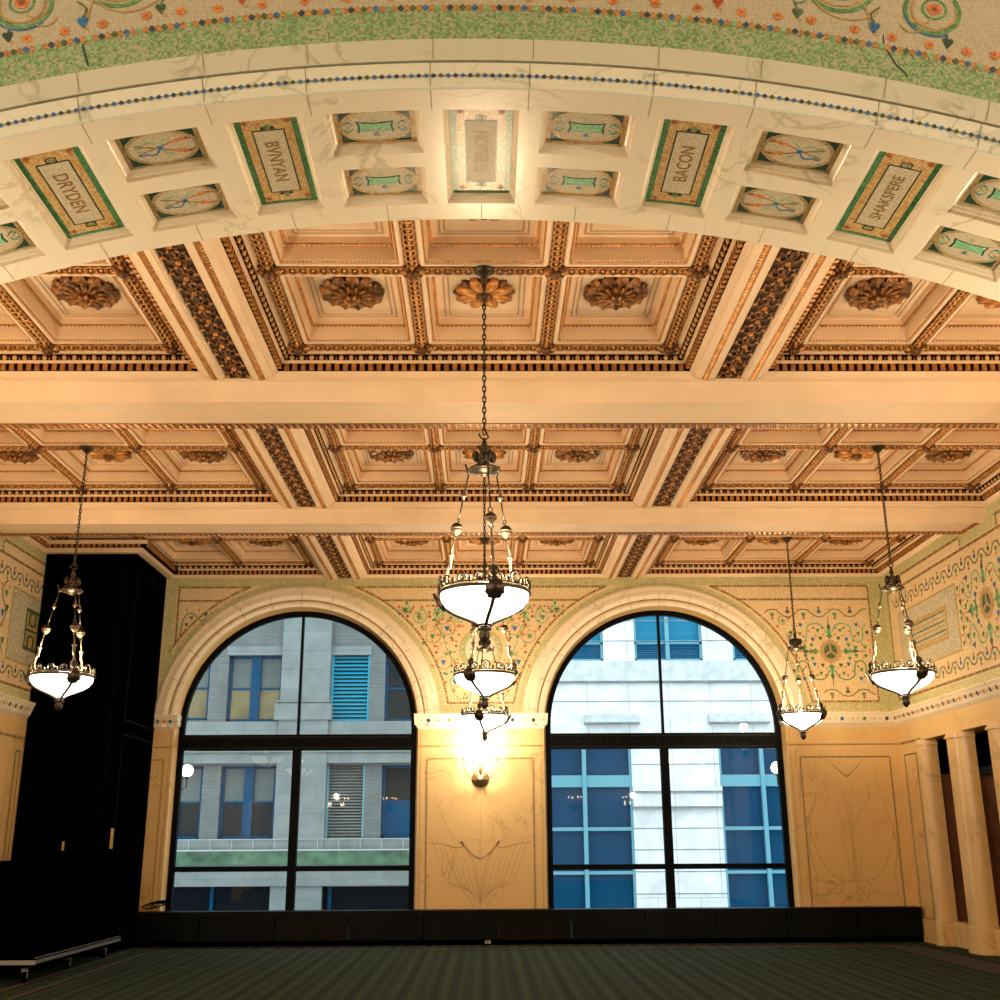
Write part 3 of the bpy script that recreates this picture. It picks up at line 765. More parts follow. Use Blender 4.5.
# centre spandrel: two trees of spirals flanking a medallion
cx = -.065
for s in (-1, 1):
    vine([(cx+s*u, v) for u, v in ((.35,3.95),(.50,4.1),(.52,4.3),(.42,4.45),(.46,4.6),(.60,4.85),(.66,5.05),(.78,5.3),(.72,5.45))], .018, 'cyan')
    for (u, v, r, c) in ((.66,4.62,.17,'blue'),(.45,4.28,.14,'blue'),(.86,5.08,.17,'leaf_green'),(.60,5.22,.16,'blue'),(1.10,5.42,.15,'leaf_green'),(.40,5.42,.13,'leaf_green'),(.78,5.48,.1,'leaf_green'),(1.35,5.55,.09,'leaf_dark')):
        d.spiral(cx+s*u, v, r, .024, 'ochre' if r > .15 else 'cyan', 1.5, pi/2 if s > 0 else pi/2, s)
        d.heart(cx+s*u, v, .046, c, 0)
        for k in range(5):
            t = k*1.3+u*5; flower(cx+s*(u+(r+.035)*cos(t)), v+(r+.035)*sin(t), .029, ('orange','leaf_green','orange','red','leaf_green')[k])
    for (u, v) in ((.2,5.6),(.55,5.62),(.95,5.62),(1.2,5.6),(.28,4.05),(.15,4.15),(.3,3.98),(.5,5.0),(.33,5.25),(.6,4.4)):
        flower(cx+s*u, v, .024, random.Random(int(u*100)).choice(['orange','orange','leaf_green','red']))
    vine([(cx+s*u, v+.03*sin(u*14)) for u, v in [(1.0+.05*k, 5.52) for k in range(12)]], .014, 'ochre')
rn = random.Random(11)
for s in (-1, 1):
    n_ = 0
    while n_ < 75:
        u, v = rn.uniform(.05, 1.75), rn.uniform(3.98, 5.62)
        if hypot(s*u+cx-WC[0], v-ZS) < 2.74 or hypot(s*u+cx-WC[1], v-ZS) < 2.74 or hypot(u, v-4.83) < .44: continue
        d.disc(cx+s*u, v, rn.uniform(.016, .026), rn.choice(['orange','ochre','leaf_green','leaf_green','leaf_dark','cyan']), 6); n_ += 1
a.mat('mos_wall_green')
d.disc(cx, 4.83, .37, 'mos_wall_green', 32); d.ring(cx, 4.83, .37, .02, 'ochre'); d.disc(cx, 4.83, .27, 'marble', 28)
for k in range(20):
    t = 2*pi*k/20; d.heart(cx+.315*cos(t), 4.83+.315*sin(t), .026, 'cyan', t)
d.ring(cx, 4.83, .26, .028, 'red'); d.ring(cx, 4.83, .23, .01, 'ochre')
for p in ([(-.12,4.7),(-.1,4.95),(0,5.0),(.1,4.92),(.12,4.68)], [(0,4.62),(0,4.98)], [(-.17,4.84),(.02,4.84)], [(-.08,4.98),(.08,4.98)], [(-.05,4.66),(-.13,4.8)]):
    d.ribbon([(cx+u, v) for u, v in p], .016, 'red')
# right-hand field: medallion with crossed acanthus arms and wavy vines
cx, cz = 6.13, 4.78
def medallion(D, cx, cz, k=1., rx=1.):
    for q in range(14):
        t = 2*pi*q/14; D.disc(cx+.16*k*rx*cos(t), cz+.17*k*sin(t), .042*k, 'bead_back', 8)
    D.disc(cx, cz, .165*k*rx, 'bead_back', 20, .175*k); D.disc(cx, cz, .135*k*rx, 'ochre', 20, .145*k); D.disc(cx, cz, .115*k*rx, 'leaf_dark', 18, .13*k)
    for q in range(3): D.ribbon([(cx, cz), (cx+.115*k*rx*sin(q*2.094), cz+.13*k*cos(q*2.094))], .030*k, 'bead_back')
def arm(D, cx, cz, ang, L, k=1.):
    c, s = cos(ang), sin(ang)
    for q, (r, w) in enumerate(((.26,.06),(.34,.05),(.42,.038))):
        D.poly([(cx+k*(r*c-s*w), cz+k*(r*s+c*w)), (cx+k*((r+.10)*c), cz+k*((r+.10)*s)), (cx+k*(r*c+s*w), cz+k*(r*s-c*w)), (cx+k*((r-.03)*c), cz+k*((r-.03)*s))], ('leaf_green','cyan','leaf_dark')[q])
    D.ribbon([(cx+k*.2*c, cz+k*.2*s), (cx+k*L*c, cz+k*L*s)], .012, 'leaf_dark')
def big_motif(D, cx, cz, hw, k=1.):
    medallion(D, cx, cz, k)
    for q in range(4): arm(D, cx, cz, q*pi/2, .62, k)
    for sx in (-1, 1):
        for sz in (-1, 1):
            vine_ = [(.05,.33),(.12,.46),(.25,.50),(.38,.44),(.40,.30),(.44,.20),(.54,.17),(.60,.26),(.60,.40),(.66,.47)]
            D.ribbon([(cx+sx*u*hw, cz+sz*v) for u, v in vine_], .024, 'cyan' if sz > 0 else 'leaf_green')
            for i, (u, v) in enumerate(((.20,.38),(.52,.32),(.30,.22),(.68,.34),(.45,.07),(.62,.08),(.33,.12),(.5,.48),(.16,.24))):
                D.heart(cx+sx*u*hw, cz+sz*v, .036, ('leaf_green','leaf_green','blue','leaf_dark','leaf_green')[i % 5], 0)
            for i, (u, v) in enumerate(((.1,.30),(.27,.42),(.24,.28),(.36,.36),(.46,.27),(.57,.12),(.42,.18),(.12,.42),(.7,.2),(.56,.45),(.35,.02),(.7,.02))):
                D.disc(cx+sx*u*hw, cz+sz*v, .021, ('orange','red','orange')[i % 3], 6)
big_motif(d, cx, cz, 1.0)
wave(5.0, 6.85, 5.47, .07, .56, rn=random.Random(1)); wave(5.95, 6.85, 4.05, .06, .56)
for (u, v, r) in ((5.32,5.33,.1),(5.42,5.05,.08)):
    d.spiral(u, v, r, .014, 'leaf_dark', 1.4, 0, 1); d.heart(u, v, .035, 'leaf_green'); flower(u+.12, v+.06); flower(u-.1, v-.1)
# small left corner field
d.ribbon([(-5.38,5.05),(-5.36,5.3),(-5.30,5.46),(-5.22,5.5),(-5.12,5.44),(-5.02,5.36),(-4.94,5.40)], .016, 'leaf_dark')
for u, v in ((-5.2,5.42),(-4.95,5.48),(-5.28,5.3)): d.heart(u, v, .035, 'leaf_dark')
for u, v in ((-5.3,5.55),(-5.08,5.55),(-4.85,5.5),(-5.15,5.3),(-5.3,5.2),(-5.0,5.3)): flower(u, v, .022)
a.build('mosaic_ornament', wall)

# windows
def window(idx, cx):
    w = tag(empty(f'window_{idx}', (0,0,0)), None, None, kind='structure')
    tag(w, ('left' if idx == 1 else 'right')+' tall round-arched window in a black iron frame', 'window')
    Y0, Y1 = WY+.16, WY+.27; R0 = RW-.035; R1 = R0-.095
    f = MB().mat('black_metal'); n = 44
    A = [(cx-R0,.30)]+arc(cx, ZS, R0, pi, 0, n)+[(cx+R0,.30)]; B = [(cx-R1,.30)]+arc(cx, ZS, R1, pi, 0, n)+[(cx+R1,.30)]
    for i in range(len(A)-1):
        a0, a1, b0, b1 = A[i], A[i+1], B[i], B[i+1]
        f.quad((a0[0],Y0,a0[1]),(a1[0],Y0,a1[1]),(b1[0],Y0,b1[1]),(b0[0],Y0,b0[1]))
        f.quad((b0[0],Y0,b0[1]),(b1[0],Y0,b1[1]),(b1[0],Y1,b1[1]),(b0[0],Y1,b0[1]))
        f.quad((a0[0],Y1,a0[1]),(a1[0],Y1,a1[1]),(b1[0],Y1,b1[1]),(b0[0],Y1,b0[1]))
    f.build('frame', w)
    t = MB().mat('black_metal').box(cx-R1-.01, cx+R1+.01, Y0-.04, Y1, 3.12, 3.385)
    t.mat('black_relief')
    k = 22
    for i in range(k):
        x = cx-R1+.05+(2*R1-.1)*(i+.5)/k; P = []
        for q in range(9):
            tt = q/8*1.5*pi; P.append((x+.055*(1-.4*q/8)*cos(tt), Y0-.045, 3.245+.05*(1-.4*q/8)*sin(tt)))
        t.tube(P, .008, 4)
    t.box(cx-R1, cx+R1, Y0-.05, Y0-.04, 3.15, 3.165).box(cx-R1, cx+R1, Y0-.05, Y0-.04, 3.335, 3.35)
    t.build('transom', w)
    b = MB().mat('black_metal').box(cx-.07, cx+.07, Y0-.02, Y1, .30, 3.12); b.build('mullion', w)
    b = MB().mat('black_metal').box(cx-.02, cx+.02, Y0, Y1, 3.385, ZS+R1); b.build('glazing_bar', w)
    b = MB().mat('black_metal').box(cx-R1-.01, cx+R1+.01, Y0, Y1, 1.13, 1.215).box(cx-R1-.01, cx+R1+.01, Y0, Y1, .30, .47); b.build('rail', w)
    b = MB().mat('wire').box(cx-R1-.0, cx+R1, Y0+.03, Y1+.05, .47, .50); b.build('sill', w)
    yg = WY+.22
    g = MB().mat('glass')
    g.quad((cx-R1,yg,.5),(cx-.07,yg,.5),(cx-.07,yg,1.13),(cx-R1,yg,1.13)).build('pane', w)
    g = MB().mat('glass'); g.quad((cx+.07,yg,.5),(cx+R1,yg,.5),(cx+R1,yg,1.13),(cx+.07,yg,1.13)).build('pane', w)
    g = MB().mat('glass'); g.quad((cx-R1,yg,1.215),(cx-.07,yg,1.215),(cx-.07,yg,3.12),(cx-R1,yg,3.12)).build('pane', w)
    g = MB().mat('glass'); g.quad((cx+.07,yg,1.215),(cx+R1,yg,1.215),(cx+R1,yg,3.12),(cx+.07,yg,3.12)).build('pane', w)
    for s in (-1, 1):
        g = MB().mat('glass'); P = arc(cx, ZS, R1, pi/2, 0 if s > 0 else pi, 20)
        pts = [(cx, 3.385)]+P+[(cx+s*R1, 3.385)]
        g.add([(x, yg, z) for x, z in pts], [tuple(range(len(pts)))]); g.build('pane', w)
window(1, WC[0]); window(2, WC[1])

# ------------------------------------------------------------------ side walls
def side_wall(sx):
    X = sx*WX
    w = tag(empty('wall_right' if sx > 0 else 'wall_left'), ('right' if sx > 0 else 'left')+' side wall of ochre marble below and vine mosaic above', 'wall', kind='structure')
    b = MB()
    def yz(y0, y1, z0, z1, m, x=X): b.mat(m).quad((x,y0,z0),(x,y1,z0),(x,y1,z1),(x,y0,z1))
    yz(6.3, WY+.2, 3.15, 3.72, 'marble_wall'); yz(6.3, WY+.2, 3.72, 7.0, 'mos_wall_side')
    yz(18.5 if sx > 0 else 17.0, WY+.2, 0, 3.15, 'marble_wall')
    ys = [(14.95,15.9),(13.45,14.4),(11.95,12.9),(10.45,11.4),(8.95,9.9),(6.3,8.4)]
    if sx > 0: yz(6.3, 8.4, 0, 3.15, 'marble_wall')
    else: yz(6.3, 17.0, 0, 3.15, 'marble_wall')
    if sx > 0:   # dark passage behind the columns
        D = X+.95
        b.mat('red_wall').quad((D,6.3,0),(D,19.4,0),(D,19.4,2.62),(D,6.3,2.62))
        b.mat('dark_wood').box(D-.12, D, 6.3, 19.4, 2.58, 2.70); b.mat('black').quad((D,6.3,2.7),(D,19.4,2.7),(D,19.4,3.3),(D,6.3,3.3))
        b.mat('black').quad((X,6.3,3.3),(D,6.3,3.3),(D,19.4,3.3),(X,19.4,3.3))
        b.mat('red_wall').quad((X,18.45,0),(D,18.45,0),(D,18.45,2.6),(X,18.45,2.6)).mat('black').quad((X,18.45,2.6),(D,18.45,2.6),(D,18.45,3.3),(X,18.45,3.3)).mat('marble_wall').quad((X,8.4,0),(D,8.4,0),(D,8.4,3.15),(X,8.4,3.15))
        b.mat('marble_wall').box(X+.004, X+.45, 8.4, 18.5, 3.15, 3.4)
    b.build('wall_body', w)
    YE = WY if sx > 0 else TOWY
    c = MB().mat('marble')
    P = [(3.47,0),(3.50,.03),(3.525,.05),(3.66,.10),(3.69,.12),(3.71,.12),(3.712,0)]
    for (z0, h0), (z1, h1) in zip(P[:-1], P[1:]): c.quad((X-sx*h0,6.3,z0),(X-sx*h0,YE,z0),(X-sx*h1,YE,z1),(X-sx*h1,6.3,z1))
    d = Draw(c, lambda u, v, h: (X-sx*(.055+.34*(v-3.525)+h), u, v), .004)
    k = 0; y = 12.2
    while y < YE-.15:
        d.disc(y, 3.595, .034, ('blue_dark','ochre','blue_dark','leaf_dark')[k % 4], 9); d.disc(y+.10, 3.595, .018, 'orange', 6); y += .21; k += 1
    c.build('cornice', w)
    o = MB(); d = Draw(o, lambda u, v, h: (X-sx*h, u, v), .003)
    def bead(p): d.dotline(p, .062, .046, bc, 'bead_back', .046)
    gh = [.001]
    def gr(u0, u1, v0, v1, m='mos_wall_green_side', h=None):
        gh[0] += .0002; h = h or gh[0]; o.mat(m).add([d.fn(u0,v0,h), d.fn(u1,v0,h), d.fn(u1,v1,h), d.fn(u0,v1,h)], [(0,1,2,3)])
    gr(12, WY, 3.71, 3.86); gr(12, WY, 5.97, 6.14); gr(19.3, WY, 3.86, 6.0)
    for (y0, y1) in ((10.2,11.75),(14.85,16.1)): gr(y0, y1, 5.80, 5.97)
    bead([(12, 3.90), (19.27, 3.90), (19.27, 5.95)]); bead([(12, 5.755), (19.27, 5.755)])
    for y0, y1 in ((16.1, 19.27), (11.75, 14.85)): bead([(y1, 5.95), (y0, 5.95), (y0, 5.77)]); bead([(y1, 5.95), (y1, 5.77)])
    wave(12.1, 19.1, 5.52, .075, .46, d, .020); wave(12.1, 19.1, 4.10, .07, .46, d, .020)
    def grey_panel(y0, y1, z0=4.29, z1=5.33):
        d.rect(y0, y1, z0, z1, 'ochre', .0035); gr(y0+.03, y1-.03, z0+.03, z1-.03, 'mos_grey_side', .0045)
        if sx > 0:
            d.h = .006; d.frame(y0+.42, y1-.42, z0+.26, z1-.26, .05, 'ochre')
            for k in range(6): d.rect(y0+.50, y1-.50, z0+.32+.075*k, z0+.345+.075*k, ('ochre','leaf_dark')[k % 2])
            for k in range(7): d.rect(y0+.56+.20*k, y0+.575+.20*k, z0+.3, z1-.3, 'ochre')
        else:
            d.h = .006; c = (y0+y1)/2
            d.frame(c-.26, c+.26, z0+.24, z1-.22, .05, 'leaf_dark'); d.rect(c-.2, c+.2, z0+.29, z1-.27, 'ochre')
            for q in (-.16, .16):
                d.ring(c, (z0+z1)/2+q*1.15, .11, .045, 'leaf_dark', 14)
                for s in (-1, 1): d.rect(c+s*.13-.02, c+s*.13+.02, (z0+z1)/2+q*1.15-.12, (z0+z1)/2+q*1.15+.12, 'leaf_dark')
            d.rect(c-.2, c+.2, (z0+z1)/2-.02, (z0+z1)/2+.02, 'leaf_dark')
        d.h = .003
    if sx > 0: grey_panel(16.46, 18.87)
    else: grey_panel(16.62, 18.3, 4.25, 5.36)
    if sx > 0:
        for (cy) in (15.48,):
            D2 = d; medallion(D2, cy, 4.81, 1.15)
            for q in range(4): arm(D2, cy, 4.81, q*pi/2, .58, 1.25)
            for s in (-1, 1):
                for t in (-1, 1):
                    D2.ribbon([(cy+s*u, 4.81+t*v) for u, v in ((.06,.36),(.2,.52),(.36,.48),(.42,.32),(.52,.2),(.64,.26),(.66,.42),(.74,.48))], .022, 'cyan')
                    D2.ribbon([(cy+s*u, 4.81+t*v) for u, v in ((.70,.05),(.82,.12),(.85,.3),(.80,.45))], .016, 'ochre')
                    for i, (u, v) in enumerate(((.22,.4),(.52,.36),(.32,.2),(.72,.34),(.5,.06),(.68,.1),(.36,.1),(.55,.5),(.85,.2),(.9,.42),(.88,.05))):
                        D2.heart(cy+s*u, 4.81+t*v, .045, ('leaf_green','leaf_green','blue','leaf_dark','leaf_green')[i % 5])
                    for i, (u, v) in enumerate(((.3,.42),(.25,.28),(.4,.38),(.5,.27),(.6,.15),(.14,.46),(.76,.2),(.62,.5),(.8,.02),(.93,.3))):
                        D2.disc(cy+s*u, 4.81+t*v, .024, ('orange','red','orange')[i % 3], 6)
        for cy in (13.6,): medallion(d, cy, 4.81, 1.1)
    else:
        for (u, v) in ((16.45,4.5),(16.35,4.9),(16.4,5.2),(16.2,4.7),(16.1,5.05),(16.48,5.0)): d.heart(u, v, .055, ('blue','leaf_green','leaf_dark')[int(u*20) % 3])
        for (u, v) in ((16.3,4.4),(16.2,5.3),(16.4,4.7),(16.15,4.5),(16.5,5.3)): d.disc(u, v, .028, 'orange', 7)
        d.ribbon([(16.5,4.3),(16.3,4.6),(16.45,4.9),(16.25,5.2),(16.4,5.4)], .02, 'leaf_dark')
    # marble dado
    bead([(12 if sx < 0 else 18.52, 3.165), (19.45, 3.165)])
    if sx > 0:
        d.frame(18.76, 19.31, .35, 2.97, .022, 'leaf_dark')
        d.ribbon([(19.05,1.7),(18.95,1.62),(18.85,1.7),(18.9,1.5)], .02, 'vein')
    else:
        d.frame(17.42, 17.60, .4, 2.97, .02, 'leaf_dark'); d.ribbon([(17.2,.4),(17.2,3.0)], .012, 'vein')
    o.build('mosaic_ornament', w)
    s = MB().mat('marble_wall')
    if sx > 0: s.box(X-.05, X+.2, 18.35, WY, 0, .36).box(X+.11, X+.3, 8.4, 18.4, 0, .36)
    else: s.box(X, X+.05, 6.3, TOWY, 0, .36)
    s.build('plinth', w)
    return w
side_wall(1); side_wall(-1)

# columns on the right
def column(y0, y1, label):
    c = empty('marble_column', (WX, (y0+y1)/2, 0)); h = (y1-y0)/2
    tag(c, label, 'column', 'marble columns along the right wall')
    def prof(e, z0, z1, m, name):
        b = MB().mat(m); P = [(.21, h+e), (-.02-e, h+e), (-.05-e, h*.8)]
        for k in range(5): P.append((-.05-e-.012*sin(pi*k/4), h*.8-h*1.1*k/4))
        for k in range(1, 10):
            t = k/9*pi/2; P.append((-.05-e+.20*(1-cos(t)), -h*.3-(h*.7+e)*sin(t)))
        P += [(.21, -h-e)]
        n = len(P); v = [(x, y, z0) for x, y in P]+[(x, y, z1) for x, y in P]
        b.add(v, [(i, (i+1) % n, n+(i+1) % n, n+i) for i in range(n)]+[tuple(range(n))[::-1], tuple(range(n, 2*n))])
        b.build(name, c)
    prof(0, .38, 3.06, 'marble_wall', 'shaft'); prof(.04, 0, .34, 'marble_wall', 'base'); prof(.02, .34, .38, 'marble_wall', 'base_moulding')
    prof(.03, 3.06, 3.10, 'marble_wall', 'capital'); prof(.012, 3.10, 3.15, 'marble_wall', 'abacus')
column(18.38, 18.60, 'engaged marble column farthest along the right wall, nearest the window wall')
column(16.93, 17.40, 'free-standing ochre marble column in the middle of the right wall row')
column(15.46, 15.93, 'marble column cut by the right edge of the picture')

# ------------------------------------------------------------------ front arch
RA = 9.95; XC = -.05; ZC = -4.397; YF = 5.167; YB = 6.50; K = 1.0152
def P3(th, y, d=0.):
    t = radians(th); return (XC+(RA+d)*sin(t), y, ZC+(RA+d)*cos(t))
arch = tag(empty('wall_front'), 'great marble arch with coffered soffit and mosaic spandrel', 'wall', kind='structure')
names = [(.19+6.97*k)*K for k in range(-2, 3)]
smalls = [((.19+3.485)+6.97*k)*K for k in range(-3, 3)]
HN, HS = 1.235*K, 1.535*K
rects = [(c-HN, c+HN, 5.345, 6.31) for c in names]
for c in smalls: rects += [(c-HS, c+HS, 5.345, 5.755), (c-HS, c+HS, 5.895, 6.31)]
tb = sorted(set([-46, 46]+[round(v, 6) for r in rects for v in r[:2]])); yb = [YF, 5.345, 5.755, 5.895, 6.31, YB]
s = MB().mat('marble')
def inside(t, y): return any(a-1e-5 < t < b+1e-5 and c < y < e for a, b, c, e in rects)
for a, b in zip(tb[:-1], tb[1:]):
    n = max(1, int((b-a)/.6))
    for i in range(n):
        t0, t1 = a+(b-a)*i/n, a+(b-a)*(i+1)/n
        for y0, y1 in zip(yb[:-1], yb[1:]):
            if inside((t0+t1)/2, (y0+y1)/2): continue
            s.quad(P3(t0,y0), P3(t1,y0), P3(t1,y1), P3(t0,y1))
s.mat('joint')
joints = [-15.6,-12.35,-8.5,-5.3,-1.40,1.73,5.64,8.85,12.7,15.9]
for t in joints: s.quad(P3(t-.012,YF,-.001), P3(t+.012,YF,-.001), P3(t+.012,5.345,-.001), P3(t-.012,5.345,-.001))
for t in [(.19+3.485*k)*K for k in range(-5, 6)]: s.quad(P3(t-.012,6.31,-.001), P3(t+.012,6.31,-.001), P3(t+.012,YB,-.001), P3(t-.012,YB,-.001))
# recess frames
INS = .038; DEP = .055; ai = math.degrees(INS/RA)
def ringq(mb, r0, d0, r1, d1, mk=None):
    a0, b0, c0, e0 = r0; a1, b1, c1, e1 = r1
    n = 4
    for i in range(n):
        f0, f1 = i/n, (i+1)/n
        L = lambda p, q, f: p+(q-p)*f
        mb.quad(P3(L(a0,b0,f0),c0,d0), P3(L(a0,b0,f1),c0,d0), P3(L(a1,b1,f1),c1,d1), P3(L(a1,b1,f0),c1,d1))
        mb.quad(P3(L(a0,b0,f0),e0,d0), P3(L(a0,b0,f1),e0,d0), P3(L(a1,b1,f1),e1,d1), P3(L(a1,b1,f0),e1,d1))
    mb.quad(P3(a0,c0,d0), P3(a0,e0,d0), P3(a1,e1,d1), P3(a1,c1,d1)); mb.quad(P3(b0,c0,d0), P3(b0,e0,d0), P3(b1,e1,d1), P3(b1,c1,d1))
def shr(r, q): g = math.degrees(q/RA); return (r[0]+g, r[1]-g, r[2]+q, r[3]-q)
fr_ = MB().mat('marble')
for r in rects:
    seq = [(0,0),(.006,.022),(.014,.026),(.026,.042),(.031,.043),(INS,DEP)]
    for (q0, d0), (q1, d1) in zip(seq[:-1], seq[1:]): ringq(fr_, shr(r,q0), d0, shr(r,q1), d1)
s.build('arch_soffit', arch); fr_.build('coffer_moulding', arch)
# inlaid panels
def panel_map(c):
    # u: metres along the arch (positive to the right), v: metres in depth (positive away), h: towards the viewer (down)
    return lambda u, v, h: P3(c+math.degrees(u/(RA+DEP)), v, DEP-h)
texts = ['DRYDEN', 'BVNYAN', 'EMERSON', 'BACON', 'SHAKSPERE']
def text_mesh(body, width, height, flip):
    cu = bpy.data.curves.new('lettering', 'FONT'); cu.body = body; cu.align_x = 'CENTER'; cu.align_y = 'CENTER'; cu.size = 1; cu.resolution_u = 3; cu.offset = .016
    o = bpy.data.objects.new('tmp', cu); COL.objects.link(o); bpy.context.view_layer.update()
    dg = bpy.context.evaluated_depsgraph_get(); me = bpy.data.meshes.new_from_object(o.evaluated_get(dg))
    vs = [v.co.copy() for v in me.vertices]; fs = [tuple(p.vertices) for p in me.polygons]
    bpy.data.objects.remove(o); bpy.data.meshes.remove(me); bpy.data.curves.remove(cu)
    x0, x1 = min(v.x for v in vs), max(v.x for v in vs); y0, y1 = min(v.y for v in vs), max(v.y for v in vs)
    return [((v.x-(x0+x1)/2)/(x1-x0)*width, (v.y-(y0+y1)/2)/(y1-y0)*height) for v in vs], fs
for k, c in enumerate(names):
    fn = panel_map(c); W = radians(HN)*(RA+DEP)-INS; V0, V1 = 5.345+INS, 6.31-INS; VM = (V0+V1)/2
    b = MB()
    def R4(u0, u1, v0, v1, m, h):
        n = 6
        for i in range(n):
            a, e = u0+(u1-u0)*i/n, u0+(u1-u0)*(i+1)/n; b.mat(m).quad(fn(a,v0,h), fn(e,v0,h), fn(e,v1,h), fn(a,v1,h))
    R4(-W, W, V0, V1, 'mos_emerald', 0); R4(-W+.035, W-.035, V0+.022, V1-.03, 'mos_gold', .001)
    # plaque
    pu, p0, p1 = W-.085, V0+.13, V1-.125
    R4(-pu, pu, p0, p1, 'ink_green', .002); R4(-pu+.009, pu-.009, p0+.009, p1-.009, 'mos_cream', .003)
    d = Draw(b, fn, .003)
    for vv, sg in ((p0, -1), (p1, 1)):
        if k in (0, 4, 2):
            d.frame(-.032, .032, *sorted((vv, vv+sg*.045)), .007, 'ink_green'); d.frame(-.014, .014, *sorted((vv, vv+sg*.028)), .006, 'leaf_green')
        else:
            d.heart(0, vv+sg*.022, .026, 'leaf_green', 0 if sg < 0 else pi); d.disc(0, vv+sg*.012, .012, 'red', 8)
            for q in (-1, 1): d.heart(q*.028, vv+sg*.014, .016, 'ink_green', 0)
    for q in (-1, 1):
        for vv in (V0+.055, V1-.06):
            d.disc(q*(W-.06), vv, .014, 'red', 8)
            for z in range(4): d.disc(q*(W-.06)+.016*cos(z*pi/2), vv+.016*sin(z*pi/2), .006, 'red', 6)
    o = b.build('name_panel', arch); tag(o, f'mosaic name panel reading {texts[k]}')
    down = k < 2
    TW, TH = {6:.40, 7:.44, 5:.36, 9:.46}[len(texts[k])], .085 if len(texts[k]) < 9 else .072
    if k == 2: TW = .42
    vs, fs = text_mesh(texts[k], TW, TH, down)
    t = MB().mat('text')
    # seen from below: x of text runs along depth
    if down: pts = [fn(y, VM+x, .0044) for x, y in vs]     # reads away from the viewer going down the picture
    else: pts = [fn(-y, VM-x, .0044) for x, y in vs]
    t.add(pts, fs); t.build('lettering', o)
for k, c in enumerate(smalls):
    fn = panel_map(c); W = radians(HS)*(RA+DEP)-INS
    torch = k in (1, 4)
    for V0, V1 in ((5.345+INS, 5.755-INS), (5.895+INS, 6.31-INS)):
        b = MB(); VM = (V0+V1)/2; H = (V1-V0)/2
        def R4(u0, u1, v0, v1, m, h):
            n = 6
            for i in range(n):
                a, e = u0+(u1-u0)*i/n, u0+(u1-u0)*(i+1)/n; b.mat(m).quad(fn(a,v0,h), fn(e,v0,h), fn(e,v1,h), fn(a,v1,h))
        R4(-W, W, V0, V1, 'mos_darkgold' if torch or k in (0, 5) else 'mos_gold', 0); R4(-W+.03, W-.03, V0+.022, V1-.022, 'ink_green', .001)
        d = Draw(b, fn, .002)
        ov = 'mos_darkgold' if torch or k in (0, 5) else 'mos_gold'
        d.disc(0, VM, W-.02, ov, 36, H-.008, .0022); d.disc(0, VM, W-.045, 'mos_cream', 36, H-.032, .003)
        d.h = .0035; s = -1 if c < 0 else 1
        if torch:
            for q in (-1, 1):
                d.ribbon([(s*.15, VM-q*.045), (s*-.04, VM+q*.03), (s*-.10, VM+q*.05)], .010, 'red')
                for i, (u, v, r) in enumerate(((-.09,.045,.020),(-.12,.055,.018),(-.15,.058,.013),(-.17,.052,.008))):
                    d.disc(s*u, VM+q*v, r, ('orange','orange','red','red')[i], 8)
                d.ribbon([(s*(.01+u), VM+q*v) for u, v in ((0,0),(.03,.05),(.06,.06),(.09,.045),(.12,.055),(.13,.04))], .010, 'blue' if q > 0 else 'cyan')
                d.ribbon([(s*(.01+u), VM+q*v) for u, v in ((0,0),(-.02,.05),(-.05,.07),(-.06,.055))], .009, 'cyan')
                d.ribbon([(s*(.05+u), VM+q*v) for u, v in ((0,.01),(.03,.02),(.07,.015),(.10,.02))], .008, 'cyan')
            d.disc(s*.01, VM, .016, 'blue', 10)
        else:
            P = [(-.11,-.055),(-.085,-.042),(0,-.034),(.085,-.042),(.11,-.055),(.10,0),(.11,.055),(.085,.042),(0,.034),(-.085,.042),(-.11,.055),(-.10,0)]
            d.poly([(u, VM+v) for u, v in P], 'ink_green', .0042); d.poly([(u*.88, VM+v*.84) for u, v in P], 'cyan', .0062)
            for q in (-1, 1):
                d.heart(0, VM+q*.075, .018, 'leaf_green' if q < 0 else 'blue', 0); d.ribbon([(q*.02, VM+q*.05), (q*.0, VM+q*.075), (q*.03, VM+q*.085)], .006, 'leaf_green')
                for t in (-1, 1):
                    d.ribbon([(q*(.13+u), VM+t*v) for u, v in ((0,.01),(.025,.045),(.05,.03),(.035,.01))], .009, 'leaf_green')
                    d.disc(q*.16, VM+t*.042, .009, 'blue', 7)
                d.disc(q*.155, VM, .008, 'orange', 6)
        b.build('ornament_panel', arch)
# back of the panels / body
b = MB().mat('marble')
for i in range(60):
    t0, t1 = -46+92*i/60, -46+92*(i+1)/60
    b.quad(P3(t0,YF+.02,.2), P3(t1,YF+.02,.2), P3(t1,YB,.2), P3(t0,YB,.2))
# back face towards the room (plaster above the arch)
b.mat('marble')
for i in range(60):
    t0, t1 = -46+92*i/60, -46+92*(i+1)/60; a, e = P3(t0,YB), P3(t1,YB)
    b.quad(a, e, (e[0],YB,7.0), (a[0],YB,7.0))
b.build('arch_body', arch)
